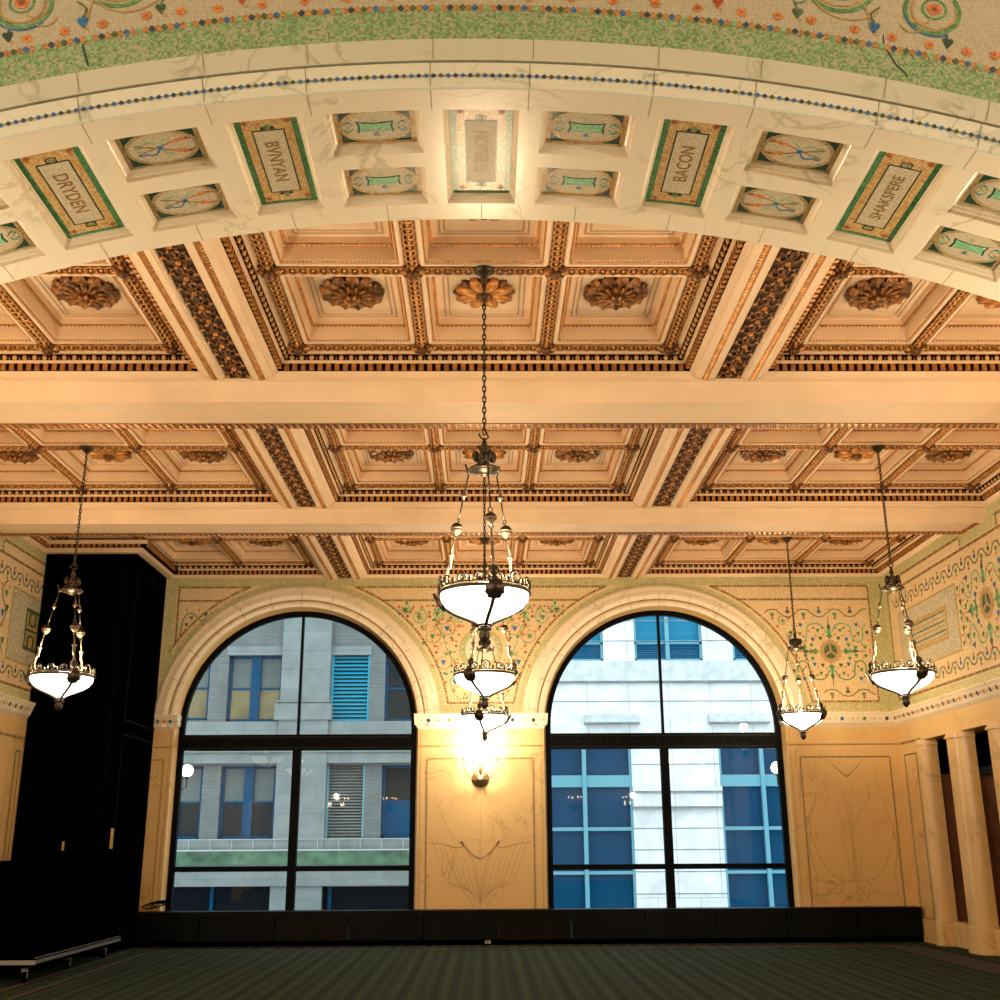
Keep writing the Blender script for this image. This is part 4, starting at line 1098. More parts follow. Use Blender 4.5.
# face bands
g = MB(); n = 180
def band(mb, d0, h0, d1, h1, m):
    mb.mat(m)
    for i in range(n):
        t0, t1 = -46+92*i/n, -46+92*(i+1)/n
        a, b_, c, e = P3(t0,YF-h0,d0), P3(t1,YF-h0,d0), P3(t1,YF-h1,d1), P3(t0,YF-h1,d1); mb.quad(a, b_, c, e)
band(g, 0,0, .006,.008, 'marble_white'); band(g, .006,.008, .166,.010, 'marble_white'); band(g, .166,.010, .168,.0, 'joint'); band(g, .168,.0, .174,0, 'joint'); band(g, .174,0,.176,.02,'marble_grey')
band(g, .176,.02, .312,.025, 'marble_grey'); band(g, .312,.025, .316,0, 'marble_grey')
g.mat('joint')
for t in joints:
    w = .012; g.quad(P3(t-w,YF-.0125,.01), P3(t+w,YF-.0125,.01), P3(t+w,YF-.0125,.165), P3(t-w,YF-.0125,.165))
    t2 = t+.1; g.quad(P3(t2-w,YF-.0275,.18), P3(t2+w,YF-.0275,.18), P3(t2+w,YF-.0275,.31), P3(t2-w,YF-.0275,.31))
g.build('face_moulding', arch)
# dotted inlay on the face
g = MB(); d = Draw(g, lambda u, v, h: P3(u, YF-.011-h, v), .002)
pit = .33; k = 0; u = -18
while u < 18:
    r = .0165; au = math.degrees(r/RA)
    d.poly([(u-au,.080),(u,.080-r),(u+au,.080),(u,.080+r)], ('blue_dark','blue','blue_dark','leaf_dark','blue')[k % 5], .003)
    d.disc(u+.115*1., .080, .03, 'ochre', 4, .006, .0025)
    u += .232; k += 1
g.build('dotted_inlay', arch)
# spandrel mosaic
g = MB(); band(g, .312,0, .525,0, 'mos_green'); band(g, .560,0, .9,0, 'mos_field')
g.mat('mos_field')
for i in range(n):
    t0, t1 = -46+92*i/n, -46+92*(i+1)/n; a, e = P3(t0,YF,.9), P3(t1,YF,.9); g.quad(a, e, (e[0],YF,9.1), (a[0],YF,9.1))
g.mat('ochre'); band(g, .525,0, .560,0, 'ochre')
g.build('spandrel_mosaic', arch)
g = MB(); d = Draw(g, lambda u, v, h: P3(u, YF-h, RADD+v), .002); RADD = 0.
u = -19; k = 0
while u < 19:
    d.disc(u, .5425, .115, ('blue_dark','leaf_dark','blue','cyan')[k % 4], 4, .024, .004)
    for q in (-1, 1): d.disc(u+.19, .5425+q*.013, .06, 'orange', 4, .010, .003)
    for q in (-1, 1): d.disc(u+.19, .5425+q*.018, .02, 'ink_green', 4, .004, .0035)
    u += .38; k += 1
def A(u): return u  # degrees
def dsc(u, v, r, m, nn=12): d.disc(u, v, math.degrees(r/10.6), m, nn, r)
def hrt(u, v, r, m):
    P = [(0,-1.5),(.75,-.25),(.95,.35),(.5,.8),(0,.5),(-.5,.8),(-.95,.35),(-.75,-.25)]
    q = math.degrees(1/10.6); d.poly([(u+r*x*q, v+r*y) for x, y in P], m)
def rbn(pts, w, m, taper=False):
    # ribbon in metric space around the arc
    q = math.degrees(1/10.6); fn0 = d.fn; d.fn = lambda a, b, h: fn0(a*q, b, h); d.ribbon([(a/q, b) for a, b in pts], w, m, taper); d.fn = fn0
def circ(u, v, r, w, m, a0=0, a1=2*pi):
    q = math.degrees(1/10.6); rbn([(u+q*r*cos(a0+(a1-a0)*i/30), v+r*sin(a0+(a1-a0)*i/30)) for i in range(31)], w, m)
for s in (-1, 1):
    off = 0 if s < 0 else .35
    for u, v in ((13.61,.614),(12.47,.615),(11.32,.623),(9.99,.636),(8.96,.633),(7.84,.624),(6.5,.62),(5.2,.625),(3.9,.62),(2.6,.62),(1.3,.615),(14.75,.62),(15.6,.64)):
        dsc(s*(u+off), v, .024, 'orange', 10); dsc(s*(u+off), v, .009, 'red', 6)
        for q in range(7): dsc(s*(u+off)+.16*cos(q*.9), v+.028*sin(q*.9), .006, 'orange', 5)
    for u, v, c in ((11.9,.665,'blue'),(14.15,.66,'ink_green'),(9.55,.68,'leaf_dark'),(7.1,.68,'red'),(5.0,.69,'blue'),(2.9,.68,'leaf_dark'),(16.3,.7,'blue')):
        hrt(s*(u+off), v, .034, c); rbn([(s*(u+off), v+.02), (s*(u+off-.15), v+.08), (s*(u+off+.1), v+.14)], .009, 'leaf_dark')
        dsc(s*(u+off)+.1, v-.055, .012, 'ochre', 6)
    U = s*(13.6+off); dsc(U, .863, .040, 'orange', 14); dsc(U, .863, .024, 'red', 12); dsc(U, .863, .01, 'blue_dark', 8)
    circ(U, .863, .066, .012, 'leaf_green'); circ(U, .85, .125, .012, 'ochre', pi*.8, pi*2.1); circ(U-s*.05, .845, .150, .024, 'leaf_green', pi*.75 if s < 0 else pi*.9, pi*2.05 if s < 0 else pi*2.25)
    circ(U, .84, .165, .010, 'blue', pi*1.1, pi*1.7); circ(U-s*.4, .80, .06, .010, 'ochre', pi, pi*2); circ(U-s*.6, .745, .07, .008, 'ochre', pi*1.1, pi*1.9)
    U = s*(10.7+off); circ(U, .93, .20, .026, 'leaf_green', pi*.9, pi*2.1); circ(U, .93, .165, .013, 'ochre', pi, pi*2); circ(U, .94, .13, .012, 'blue', pi, pi*2); circ(U+.3, .9, .22, .010, 'ochre', pi*1.1, pi*1.8)
    dsc(U, .9, .035, 'orange', 12)
    rbn([(U+s*.8, .80), (U+s*1.0, .72), (U+s*1.05, .66)], .010, 'ochre'); rbn([(U-s*.9, .78), (U-s*1.2, .74), (U-s*1.5, .80)], .010, 'leaf_green')
    for U in (s*(7.9+off), s*(5.6+off), s*(3.3+off)): circ(U, .93, .20, .02, 'leaf_green', pi*.9, pi*2.1); circ(U, .93, .16, .01, 'ochre', pi, pi*2)
rbn([(-12.0,.51),(-11.95,.42),(-11.9,.36)], .012, 'ink_green')
rbn([(12.7,.53),(12.9,.48),(13.1,.43),(13.35,.40),(13.45,.37)], .010, 'ink_green'); rbn([(12.55,.62),(12.6,.56)], .008, 'blue_dark')
g.build('mosaic_ornament', arch)

# hall around the viewer (outside the picture but it carries the light)
h = tag(empty('wall_back'), 'plain marble walls of the near hall', 'wall', kind='structure')
m = MB().mat('marble_wall')
m.box(-8.6, 8.6, -9.2, -9.0, 0, 9.1); m.box(-8.6, -8.4, -9.0, 5.2, 0, 9.1); m.box(8.4, 8.6, -9.0, 5.2, 0, 9.1)
m.build('hall_wall', h)
m = MB().mat('marble_wall')
for s in (-1, 1): m.box(*sorted((s*7.05, s*8.6)), YF, YB, 0, 3.0)
m.mat('marble_wall')
m.build('arch_pier', arch)
m = MB().mat('plaster').box(-8.6, 8.6, YF+.1, YB-.05, 6.95, 7.05); m.build('arch_roof', arch)

# ------------------------------------------------------------------ furniture: bench, enclosure, case
b = empty('radiator_cover', (0, 19.3, 0))
tag(b, 'long low black panelled radiator cover running under both windows', 'radiator cover')
m = MB().mat('bench').box(TOWX+.02, 7.12, -.14, .19, .49, .53).box(TOWX+.02, 7.12, -.15, .19, .44, .49); m.build('top', b)
m = MB().mat('black').box(TOWX+.02, 7.12, -.10, .19, 0, .08); m.build('plinth', b)
xs = [TOWX+.02, -4.6, -3.4, -2.22, -1.0, .22, 1.40, 2.6, 3.75, 4.9, 6.05, 7.12]
for i in range(len(xs)-1):
    m = MB().mat('bench_warm' if i in (2, 5) else 'bench').box(xs[i]+.012, xs[i+1]-.012, -.14, .15, .08, .435); m.build('panel', b)
m = MB().mat('alu').box(.0, .09, -.108, -.10, .02, .065).mat('black').box(.03, .06, -.110, -.108, .03, .055); tag(m.build('outlet', b), 'small pale socket plate')

t = empty('enclosure', ((-WX+TOWX)/2, (TOWY+WY)/2, 0))
tag(t, 'tall black panelled corner enclosure reaching up to the ceiling at the left', 'enclosure')
hx, hy = (WX+TOWX)/2, (WY-TOWY)/2
hx -= .015; hy -= .01
m = MB().mat('black').box(-hx, hx, -hy, hy, 0, 6.125); m.build('body', t)
m = MB().mat('bluish_edge')
def fr_rect(m, x0, x1, z0, z1, w=.02):
    y = -hy-.012
    for a in ((x0,x1,z0,z0+w),(x0,x1,z1-w,z1),(x0,x0+w,z0,z1),(x1-w,x1,z0,z1)): m.box(a[0],a[1],y,y+.012,a[2],a[3])
fr_rect(m, -hx+.1, hx-.16, 2.35, 5.9); fr_rect(m, -hx+.1, hx-.16, .3, 2.12)
m.build('front_panel', t)
m = MB().mat('bluish_edge')
x = hx+.0
for (y0, y1, z0, z1) in ((-hy+.12, hy-.08, 3.45, 5.9), (-hy+.12, hy-.08, .3, 3.25)):
    w = .025
    for a in ((y0,y1,z0,z0+w),(y0,y1,z1-w,z1),(y0,y0+w,z0,z1),(y1-w,y1,z0,z1)): m.box(x,x+.012,a[0],a[1],a[2],a[3])
m.build('side_panel', t)
m = MB().mat('brass').box(.02, .055, -hy-.03, -hy, 1.50, 1.63); tag(m.build('handle', t), 'small brass lock plate')
m = MB().mat('brass').box(hx+.0, hx+.03, -hy+.0, -hy+.05, 1.52, 1.82); tag(m.build('handle', t), 'long brass pull')
m = MB().mat('plaster')   # cornice strip stepping round the enclosure
c = empty('trim_1'); tag(c, 'plaster cornice stepping round the dark corner enclosure', 'trim', kind='structure')
m.box(-WX, TOWX+.11, TOWY-.12, TOWY, 6.128, 6.20); m.box(TOWX, TOWX+.11, TOWY, WY, 6.128, 6.20)
m.build('cornice_strip', c)
m = MB().mat('gap_shade').box(-WX, TOWX+.20, TOWY-.20, TOWY-.12, 6.20, 6.27).box(TOWX+.11, TOWX+.20, TOWY-.2, WY, 6.20, 6.27).mat('plaster').box(-WX, TOWX+.21, TOWY-.24, TOWY-.2, 6.24, 6.30)  # shade behind these dentils is a dark painted strip
m.mat('gold')
k = int((TOWX+.15+WX)/.09)
for i in range(k): m.box(-WX+.09*i+.01, -WX+.09*i+.062, TOWY-.212, TOWY-.2, 6.195, 6.262)
for i in range(19): m.box(TOWX+.2, TOWX+.212, TOWY-.2+.09*i, TOWY-.148+.09*i, 6.195, 6.262)
m.build('dentil_moulding', c)

k = empty('equipment_case', (-6.25, 15.98, 0))
tag(k, 'bulky black covered equipment case on a wheeled aluminium-edged dolly', 'equipment case')
m = MB().mat('black'); m.box(-.86, .84, -1.58, 1.60, .30, 1.34); m.box(-.88, .86, -1.60, 1.62, 1.28, 1.36); m.build('case_body', k)
m = MB().mat('black').box(-.86, .86, -1.60, 1.62, .18, .30); m.build('dolly_deck', k)
m = MB().mat('alu').box(.86, .875, -1.61, 1.63, .225, .265).box(-.86, .875, -1.615, -1.60, .215, .265).box(.86,.87,-1.61,1.63,.285,.295); tag(m.build('edge_trim', k), 'silver aluminium edge rail')
wm = MB().mat('black').lathe([(.05,-.025),(.065,-.018),(.065,.018),(.05,.025)], n=16); wm.xf(lambda p: (p[2], p[0], p[1]+.066))
wm.mat('alu').box(-.035, .035, -.02, .02, .125, .18).box(-.036,-.03,-.012,.012,.05,.13).box(.03,.036,-.012,.012,.05,.13)
WM = wm.mesh('caster')
for x, y in ((.7,-1.45),(.7,0),(.7,1.45),(-.7,-1.45),(-.7,1.45)): link('caster', WM, k, (x, y, 0))
m = MB().mat('black'); rnd = random.Random(2)
P = []
for i in range(90):
    a = i*.42; P.append((.16*cos(a)*(1+.2*sin(i*.9))+.002*i, .06*sin(a), .03+.10*abs(sin(a*.5+1))+.0006*i))
m.tube(P, .007, 5); o = m.build('cable_coil'); o.location = (-5.42, 19.27, .525)
tag(o, 'loose black coil of cable lying at the left end of the radiator cover', 'cable')

# ------------------------------------------------------------------ chandeliers
def build_chandelier():
    parts = {}
    m = MB().mat('bronze').lathe([(.10,0),(.105,-.02),(.06,-.05),(.03,-.08),(.012,-.10)], n=14)
    parts['canopy'] = m.mesh('canopy', True)
    m = MB().mat('bronze'); z = -.10; i = 0
    while z > -1.50:
        P = [(.0,0,0)]*0
        for q in range(8):
            t = 2*pi*q/8; a, b = .014*cos(t), .034*sin(t)
            P.append((a, 0, z-.028+b) if i % 2 else (0, a, z-.028+b))
        m.tube(P, .0062, 5, True); z -= .048; i += 1
    # hook
    m.tube([(0,0,-1.5),(.02,0,-1.53),(.035,0,-1.57),(.0,0,-1.60),(-.035,0,-1.57),(-.045,0,-1.54)], .008, 6)
    parts['chain'] = m.mesh('chain', True)
    m = MB().mat('bronze').lathe([(.012,-1.58),(.018,-1.62),(.03,-1.66),(.016,-1.69),(.05,-1.72),(.065,-1.76),(.03,-1.79),(.045,-1.82),(.02,-1.87)], n=14)
    for q in range(6):
        t = 2*pi*q/6; m.ell((.07*cos(t), .07*sin(t), -1.745), .035, .018, .05, 7, 5, t)
    m.mat('bronze').tube([(.125*cos(2*pi*i/20), .125*sin(2*pi*i/20), -1.86) for i in range(20)], .012, 6, True)
    m.mat('bronze').lathe([(.03,-1.87),(.12,-1.865),(.118,-1.875),(.05,-1.89),(.035,-1.905),(.03,-1.885)], n=16)
    for q in range(3):
        t = 2*pi*q/3-pi/2; c, s = cos(t), sin(t)
        m.mat('bronze').tube([(.03*c,.03*s,-1.80),(.08*c,.08*s,-1.81),(.12*c,.12*s,-1.85),(.15*c,.15*s,-1.84),(.165*c,.165*s,-1.79)], .009, 6)
    parts['hub'] = m.mesh('hub', True)
    # one suspension rod, built along +x then rotated
    def rod(t):
        m = MB(); c, s = cos(t), sin(t)
        top = (.135, -1.87); bot = (.335, -2.77)
        def at(f): return (top[0]+(bot[0]-top[0])*f, top[1]+(bot[1]-top[1])*f)
        def pt(f): r, z = at(f); return (r*c, r*s, z)
        m.mat('bronze').tube([pt(.0), pt(.20)], .007, 6)
        def bulb(f, prof, mt):
            r, z = at(f); m.mat(mt).lathe([(a, b) for a, b in prof], (r*c, r*s, z), 10)
        bulb(.0, [(.012,.03),(.022,.01),(.012,-.01)], 'bronze')
        bulb(.22, [(.008,.05),(.014,.02),(.026,.005),(.028,-.004),(.012,-.01),(.010,-.03)], 'bronze_light')
        m.mat('bronze').tube([pt(.24), pt(.42)], .0065, 6)
        def ring(f):
            r, z = at(f); m.mat('bronze').tube([(r*c+.018*cos(2*pi*i/8)*s, r*s-.018*cos(2*pi*i/8)*c, z+.02*sin(2*pi*i/8)) for i in range(8)], .005, 5, True)
        ring(.44); r, z = at(.52)
        m.mat('bronze').ell((r*c, r*s, z), .050, .050, .048, 12, 8); m.mat('bronze_light').lathe([(.052,.006),(.054,0),(.052,-.006)], (r*c, r*s, z), 12)
        m.mat('bronze_light').lathe([(.049,-.008),(.042,-.028),(.02,-.052),(.008,-.06)], (r*c, r*s, z), 12)
        ring(.60); m.mat('bronze_light').tube([pt(.62), pt(.76)], .007, 6)
        bulb(.78, [(.008,.03),(.020,.02),(.030,.012),(.030,.006),(.018,-.01),(.012,-.06),(.010,-.10)], 'bronze_light')
        m.tube([pt(.8), pt(1)], [.010, .016], 6)
        # shield and strap on the bowl
        m.mat('bronze').ell((.345*c, .345*s, -2.79), .045, .04, .05, 8, 6)
        m.ell((.372*c, .372*s, -2.86), .028, .028, .03, 8, 5)
        n = 20; R = .082; P = []
        ctr = (.378, -2.945)
        vs = []; fs = []
        for i in range(n):
            a = 2*pi*i/n; rr = R*(1 if i % 2 else .86); ly = rr*cos(a); lz = rr*sin(a)*.95
            rad = ctr[0]+.020+.55*lz
            for hgt in (0, .016): vs.append(((rad-.02+hgt)*c-ly*s, (rad-.02+hgt)*s+ly*c, ctr[1]+lz))
        m.add(vs, [tuple(2*i+1 for i in range(n)), tuple(2*(n-1-i) for i in range(n))]+[(2*i, 2*((i+1) % n), 2*((i+1) % n)+1, 2*i+1) for i in range(n)])
        m.tube([(r*c, r*s, z) for r, z in ((.352,-2.972),(.322,-3.008),(.268,-3.047),(.199,-3.079),(.134,-3.107),(.08,-3.135),(.05,-3.162))], [.020,.016,.014,.014,.014,.014,.014], 6)
        return m.mesh('suspension_rod', True)
    parts['rods'] = [rod(-pi/2+2*pi*q/3) for q in range(3)]
    m = MB().mat('bowl').lathe([(.350,-2.90),(.354,-2.93),(.345,-2.965),(.315,-3.005),(.262,-3.042),(.195,-3.073),(.13,-3.10),(.08,-3.122),(.05,-3.142),(.04,-3.165)], n=36)
    me = m; me.f = [f for f in me.f if len(f) == 4]; me.m = me.m[:len(me.f)]
    parts['bowl'] = m.mesh('bowl', True)
    m = MB().mat('bronze').tube([(.362*cos(2*pi*i/36), .362*sin(2*pi*i/36), -2.90) for i in range(36)], .014, 6, True)
    m.tube([(.362*cos(2*pi*i/36), .362*sin(2*pi*i/36), -2.872) for i in range(36)], .007, 5, True)
    N_ = 15
    for q in range(N_):
        t0 = 2*pi*(q+.5)/N_; big = q % 5 in (2,)
        R = .060 if big else .044; P = []
        for i in range(15):
            a = -pi*.1+i/14*pi*2.6; r = R*(1-.62*i/14); du = r*cos(a)*(1 if q % 2 else -1); dz = r*sin(a)+R*.75
            tt = t0+du/.362; P.append((.364*cos(tt), .364*sin(tt), -2.872+dz))
        m.mat('bronze').tube(P, .0082, 5)
        t1 = 2*pi*q/N_; m.mat('bronze').ell((.364*cos(t1), .364*sin(t1), -2.856), .014, .014, .030, 6, 5)
    parts['rim'] = m.mesh('scrollwork_rim', True)
    m = MB().mat('bronze').lathe([(.045,-3.145),(.062,-3.15),(.062,-3.16),(.035,-3.165),(.035,-3.175),(.056,-3.185),(.056,-3.195),(.03,-3.205),(.045,-3.22),(.045,-3.255),(.022,-3.29),(.008,-3.30)], n=14)
    parts['finial'] = m.mesh('finial', True)
    o = empty('pendant_chandelier')
    link('canopy', parts['canopy'], o); link('chain', parts['chain'], o); link('hub', parts['hub'], o)
    for r in parts['rods']: link('suspension_rod', r, o)
    link('bowl', parts['bowl'], o); link('scrollwork_rim', parts['rim'], o); link('finial', parts['finial'], o)
    return o
proto = build_chandelier()
LC = (1, .75, .46)
PW = 135
CH = [(0, 0, 12, 'nearest and largest bronze chandelier with glowing bowl, hanging in the centre'),
      (0, 1, -27, 'second of the three central chandeliers, its bowl just below the largest one'),
      (0, 2, -13, 'smallest farthest central chandelier, hanging right above the wall sconce'),
      (-SIDE, 1, 40, 'left chandelier hanging before the tall dark corner enclosure'),
      (SIDE, 1, 13, 'right chandelier with bright bowl hanging near the right mosaic wall'),
      (SIDE, 2, 44, 'small right chandelier hanging beside the arch of the right window'),
      (-SIDE, 0, 0, ''), (SIDE, 0, 0, ''), (-SIDE, 2, 0, '')]
for i, (x, bi, ang, lab) in enumerate(CH):
    y = BAYS[bi]
    if lab:
        o = proto if i == 0 else copy_tree(proto)
        o.location = (x, y, 6.39); o.rotation_euler = (0, 0, radians(ang))
        tag(o, lab, 'chandelier', 'bronze pendant chandeliers')
    elif bi == 2: continue
    else:
        o = copy_tree(proto); o.location = (x, y, 6.39)
        tag(o, ('left' if x < 0 else 'right')+' chandelier of the nearest bay, outside the picture edge', 'chandelier', 'bronze pendant chandeliers')
    L = bpy.data.lights.new('chandelier_lamp', 'POINT'); L.energy = PW; L.color = LC; L.shadow_soft_size = .08
    l = link('chandelier_lamp', L, None, (x, y, 6.39-2.72)); tag(l, kind='helper')

# ------------------------------------------------------------------ wall sconce on the pier
s = empty('wall_sconce', (-.075, WY, 2.62)); tag(s, 'brass four-armed wall sconce with bright lamps on the central pier', 'sconce')
m = MB().mat('bronze_light').lathe([(.0,0),(.145,0),(.15,.02),(.11,.035),(.08,.06),(.05,.09),(.0,.10)], n=22); m.xf(lambda p: (p[0], -p[2], p[1]))
m.build('backplate', s, True)
for q, x in enumerate((-.27, -.12, .13, .28)):
    m = MB().mat('brass').tube([(x*.15,-.07,-.02),(x*.45,-.14,-.02),(x*.85,-.16,.06),(x,-.16,.16),(x,-.16,.30)], .012, 6)
    m.lathe([(.02,.28),(.03,.30),(.02,.34)], (x,-.16,0), 8)
    a = m.build('arm', s, True)
    b = MB().mat('flame').ell((0,0,0), .028, .028, .055, 10, 7).build('lamp', a, True); b.location = (x, -.16, .39)
m = MB().mat('brass').lathe([(.012,.02),(.02,.08),(.04,.12),(.015,.17),(.03,.2),(.01,.26)], (0,-.10,.05), 10); m.build('centre_finial', s, True)
L = bpy.data.lights.new('sconce_lamp', 'POINT'); L.energy = 130; L.color = (1,.87,.66); L.shadow_soft_size = .12
link('sconce_lamp', L, None, (-.075, WY-.30, 3.08))

# rear sconces mirror in the panes; candelabra and globe pendants are added arch lighting
for x, lab in ((-6.0, 'outer left'), (-4.0, 'inner left'), (3.8, 'inner right'), (6.1, 'outer right')):
    c = copy_tree(s); c.location = (x, -8.98, 2.95); c.rotation_euler = (0,0,pi)
    tag(c, f'{lab} brass sconce on the wall behind the viewer', 'sconce', 'sconces behind the viewer')
for x in (-4.3, 4.3):  # unseen candelabra, invented to light the soffit from below
    g = empty('added_candelabrum', (x, 6.2, 0)); tag(g, ('left' if x < 0 else 'right')+' floor candelabrum out of view, added to light the arch soffit', 'candelabrum')
    MB().mat('bronze').lathe([(.22,0),(.22,.03),(.08,.06),(.03,.12),(.02,1.2),(.04,1.3),(.02,1.4),(.02,2.35),(.05,2.4),(.02,2.45)], n=16).build('stand', g, True)
    for q in range(4):
        a = q*pi/2+.5; cx_, cy_ = .26*cos(a), .26*sin(a)
        MB().mat('brass').tube([(0,0,2.36),(cx_*.5,cy_*.5,2.30),(cx_,cy_,2.40),(cx_,cy_,2.56)], .012, 6).build('arm', g, True)
        MB().mat('flame').ell((cx_,cy_,2.63), .035, .035, .06, 10, 7).build('lamp', g, True)
    L = bpy.data.lights.new('soffit_fill_lamp', 'POINT'); L.energy = 270; L.color = (1,.84,.60); L.shadow_soft_size = .07
    link('soffit_fill_lamp', L, None, (x, 6.2, 2.85))
for i, (x, y, z, e) in enumerate(((-7.2, -1.0, 4.5, 780), (7.2, -1.0, 4.5, 780))):  # invented pendants behind the camera, throwing fill light on the arch face
    g = empty('added_globe_pendant', (x, y, z)); tag(g, ('left' if x < 0 else 'right')+' unseen opal globe pendant, added to light the arch face', 'lamp')
    MB().mat('globe').ell((0,0,0), .16, .16, .16, 20, 12).build('globe', g, True)
    MB().mat('bronze').tube([(0,0,.15),(0,0,9.0-z)], .012, 6).build('stem', g)
    L = bpy.data.lights.new('arch_fill_lamp', 'POINT'); L.energy = e; L.color = (1,.93,.79); L.shadow_soft_size = .05
    link('arch_fill_lamp', L, None, (x*.95, y+.02, z-.25))

# ------------------------------------------------------------------ outside
FY = 34.
def facade(name, X0, X1, Z0, Z1, holes, mat, parent, depth=.28):
    m = MB().mat(mat)
    xs = sorted(set([X0, X1]+[h[0] for h in holes]+[h[1] for h in holes])); zs = sorted(set([Z0, Z1]+[h[2] for h in holes]+[h[3] for h in holes]))
    for a, b in zip(xs[:-1], xs[1:]):
        for c, d in zip(zs[:-1], zs[1:]):
            if any(h[0]-1e-6 < (a+b)/2 < h[1] and h[2] < (c+d)/2 < h[3] for h in holes): continue
            m.quad((a,FY,c),(b,FY,c),(b,FY,d),(a,FY,d))
    for a, b, c, d in holes:
        m.quad((a,FY,c),(b,FY,c),(b,FY+depth,c),(a,FY+depth,c)); m.quad((a,FY,d),(b,FY,d),(b,FY+depth,d),(a,FY+depth,d))
        m.quad((a,FY,c),(a,FY,d),(a,FY+depth,d),(a,FY+depth,c)); m.quad((b,FY,c),(b,FY,d),(b,FY+depth,d),(b,FY+depth,c))
    return m.build(name, parent)
def sash(parent, x0, x1, z0, z1, style, mull=True):
    Y = FY+.16; f = MB().mat('win_blue')
    w = .09
    f.box(x0,x0+w,Y,Y+.1,z0,z1).box(x1-w,x1,Y,Y+.1,z0,z1).box(x0,x1,Y,Y+.1,z0,z0+w).box(x0,x1,Y,Y+.1,z1-w*.8,z1)
    if mull: f.box((x0+x1)/2-.14,(x0+x1)/2+.14,Y-.05,Y+.1,z0,z1)
    zr = z0+(z1-z0)*.5; f.box(x0,x1,Y+.03,Y+.1,zr-.03,zr+.03)
    o = f.build('window_frame', parent)
    cols = [(x0+w, (x0+x1)/2-.14), ((x0+x1)/2+.14, x1-w)] if mull else [(x0+w, x1-w)]
    for q, (a, b) in enumerate(cols):
        up, lo = style[q % len(style)]
        MB().mat(up).box(a, b, Y+.07, Y+.09, zr+.03, z1-w*.8).build('pane', o)
        MB().mat(lo).box(a, b, Y+.05, Y+.07, z0+w, zr-.03).build('pane', o)
LB = empty('office_building', (0, 0, 0)); tag(LB, 'grey brick and stone office building with blue-framed sash windows, outside the left window', 'building')
up = [(-9.6,-8.37,5.12,7.08), (-7.82,-6.17,5.08,7.08), (-4.66,-3.52,5.08,7.08), (-3.04,-1.6,5.08,7.08)]
lo = [(-9.6,-8.37,1.70,3.78), (-7.84,-6.2,1.70,3.78), (-4.68,-3.57,1.68,3.78), (-3.07,-1.6,1.70,3.78)]
gd = [(-9.4,-6.11,-2.8,.38), (-5.33,-1.4,-2.8,.36)]
top = [(-9.6,-8.37,8.23,10.2), (-7.82,-6.17,8.23,10.2), (-4.66,-3.52,8.20,10.2), (-3.04,-1.6,8.2,10.2)]
facade('wall', -13, -.2, -6, 13, up+lo+gd+top, 'stone_grey', LB)
sash(LB, *up[0], [('pane_blind','pane_amber')], False); sash(LB, *up[1], [('pane_blind','pane_amber'),('pane_blind','pane_amber')])
sash(LB, *up[3], [('pane_dark','pane_dark')], False)
sash(LB, *lo[0], [('pane_blind','pane_dark')], False); sash(LB, *lo[1], [('pane_blind','pane_dark'),('pane_blind','pane_dark')]); sash(LB, *lo[3], [('pane_dark','pane_blue')], False)
for h_ in top: sash(LB, *h_, [('pane_dark','pane_dark')], False)
def louvre(x0, x1, z0, z1, m1, n, m2='pane_dark', mf=None):
    o = MB().mat(m2).box(x0, x1, FY+.2, FY+.22, z0, z1); o.mat(mf or m1).box(x0,x0+.05,FY+.02,FY+.1,z0,z1).box(x1-.05,x1,FY+.02,FY+.1,z0,z1)
    o = o.build('louvre', LB); s = MB().mat(m1)
    for i in range(n):
        z = z0+(z1-z0)*(i+.5)/n; hh = (z1-z0)/n*.30
        s.add([(x0,FY+.05,z-hh),(x1,FY+.05,z-hh),(x1,FY+.14,z+hh),(x0,FY+.14,z+hh),(x0,FY+.05,z-hh-.01),(x1,FY+.05,z-hh-.01)], [(0,1,2,3),(4,5,1,0)])
    s.build('slats', o)
louvre(*up[2], 'louvre_blue', 17); louvre(*lo[2], 'stone_smooth', 24, 'pane_dark', 'win_blue_pale')
m = MB().mat('stone_smooth')
m.box(-13, -.2, FY-.12, FY, 4.55, 5.07); m.box(-13, -.2, FY-.30, FY, 4.15, 4.45); m.box(-13, -.2, FY-.22, FY, 3.84, 4.15)
m.box(-6.16, -4.69, FY-.25, FY, -6, 13); m.box(-6.3, -4.6, FY-.32, FY, 5.10, 5.58); m.box(-6.25, -4.65, FY-.30, FY, 5.62, 5.68)
for a, b, c, d_ in up[1:3]: m.box(a-.05, b+.05, FY-.06, FY, d_, d_+.27)
m.box(-13, -.2, FY-.20, FY, 1.40, 1.68)
m.box(-13, -.2, FY-.34, FY, .40, .98); m.box(-6.11,-5.33,FY-.2,FY,-6,.4)
m.build('stone_trim', LB)
m = MB().mat('green_stain').box(-13, -.2, FY-.42, FY, .98, 1.36); m.mat('wire').box(-13, -.2, FY-.44, FY-.42, 1.36, 1.40); m.build('flashing', LB)
m = MB().mat('stone_shade_joint').box(-13,-.2,FY-.31,FY-.02,4.46,4.54); m.build('ledge_shade_strip', LB)  # shade line at the ledge, put in as a darker strip
m = MB().mat('pane_black').box(-9.4,-1.4,FY+.2,FY+.25,-2.8,.38); m.mat('win_blue').box(-7.95,-7.85,FY+.1,FY+.2,-2.8,.38).box(-4.55,-4.45,FY+.1,FY+.2,-2.8,.38); m.build('shop_glass', LB)
m = MB().mat('wire')
for i in range(14): m.tube([(-9.2+.62*i, FY-.25, 1.40), (-9.2+.62*i, FY-.26, 1.66), (-9.05+.62*i, FY-.26, 1.69)], .014, 4)
m.tube([(-13,FY-.27,1.68),(-.2,FY-.27,1.68)], .012, 4); m.build('bird_wire', LB)

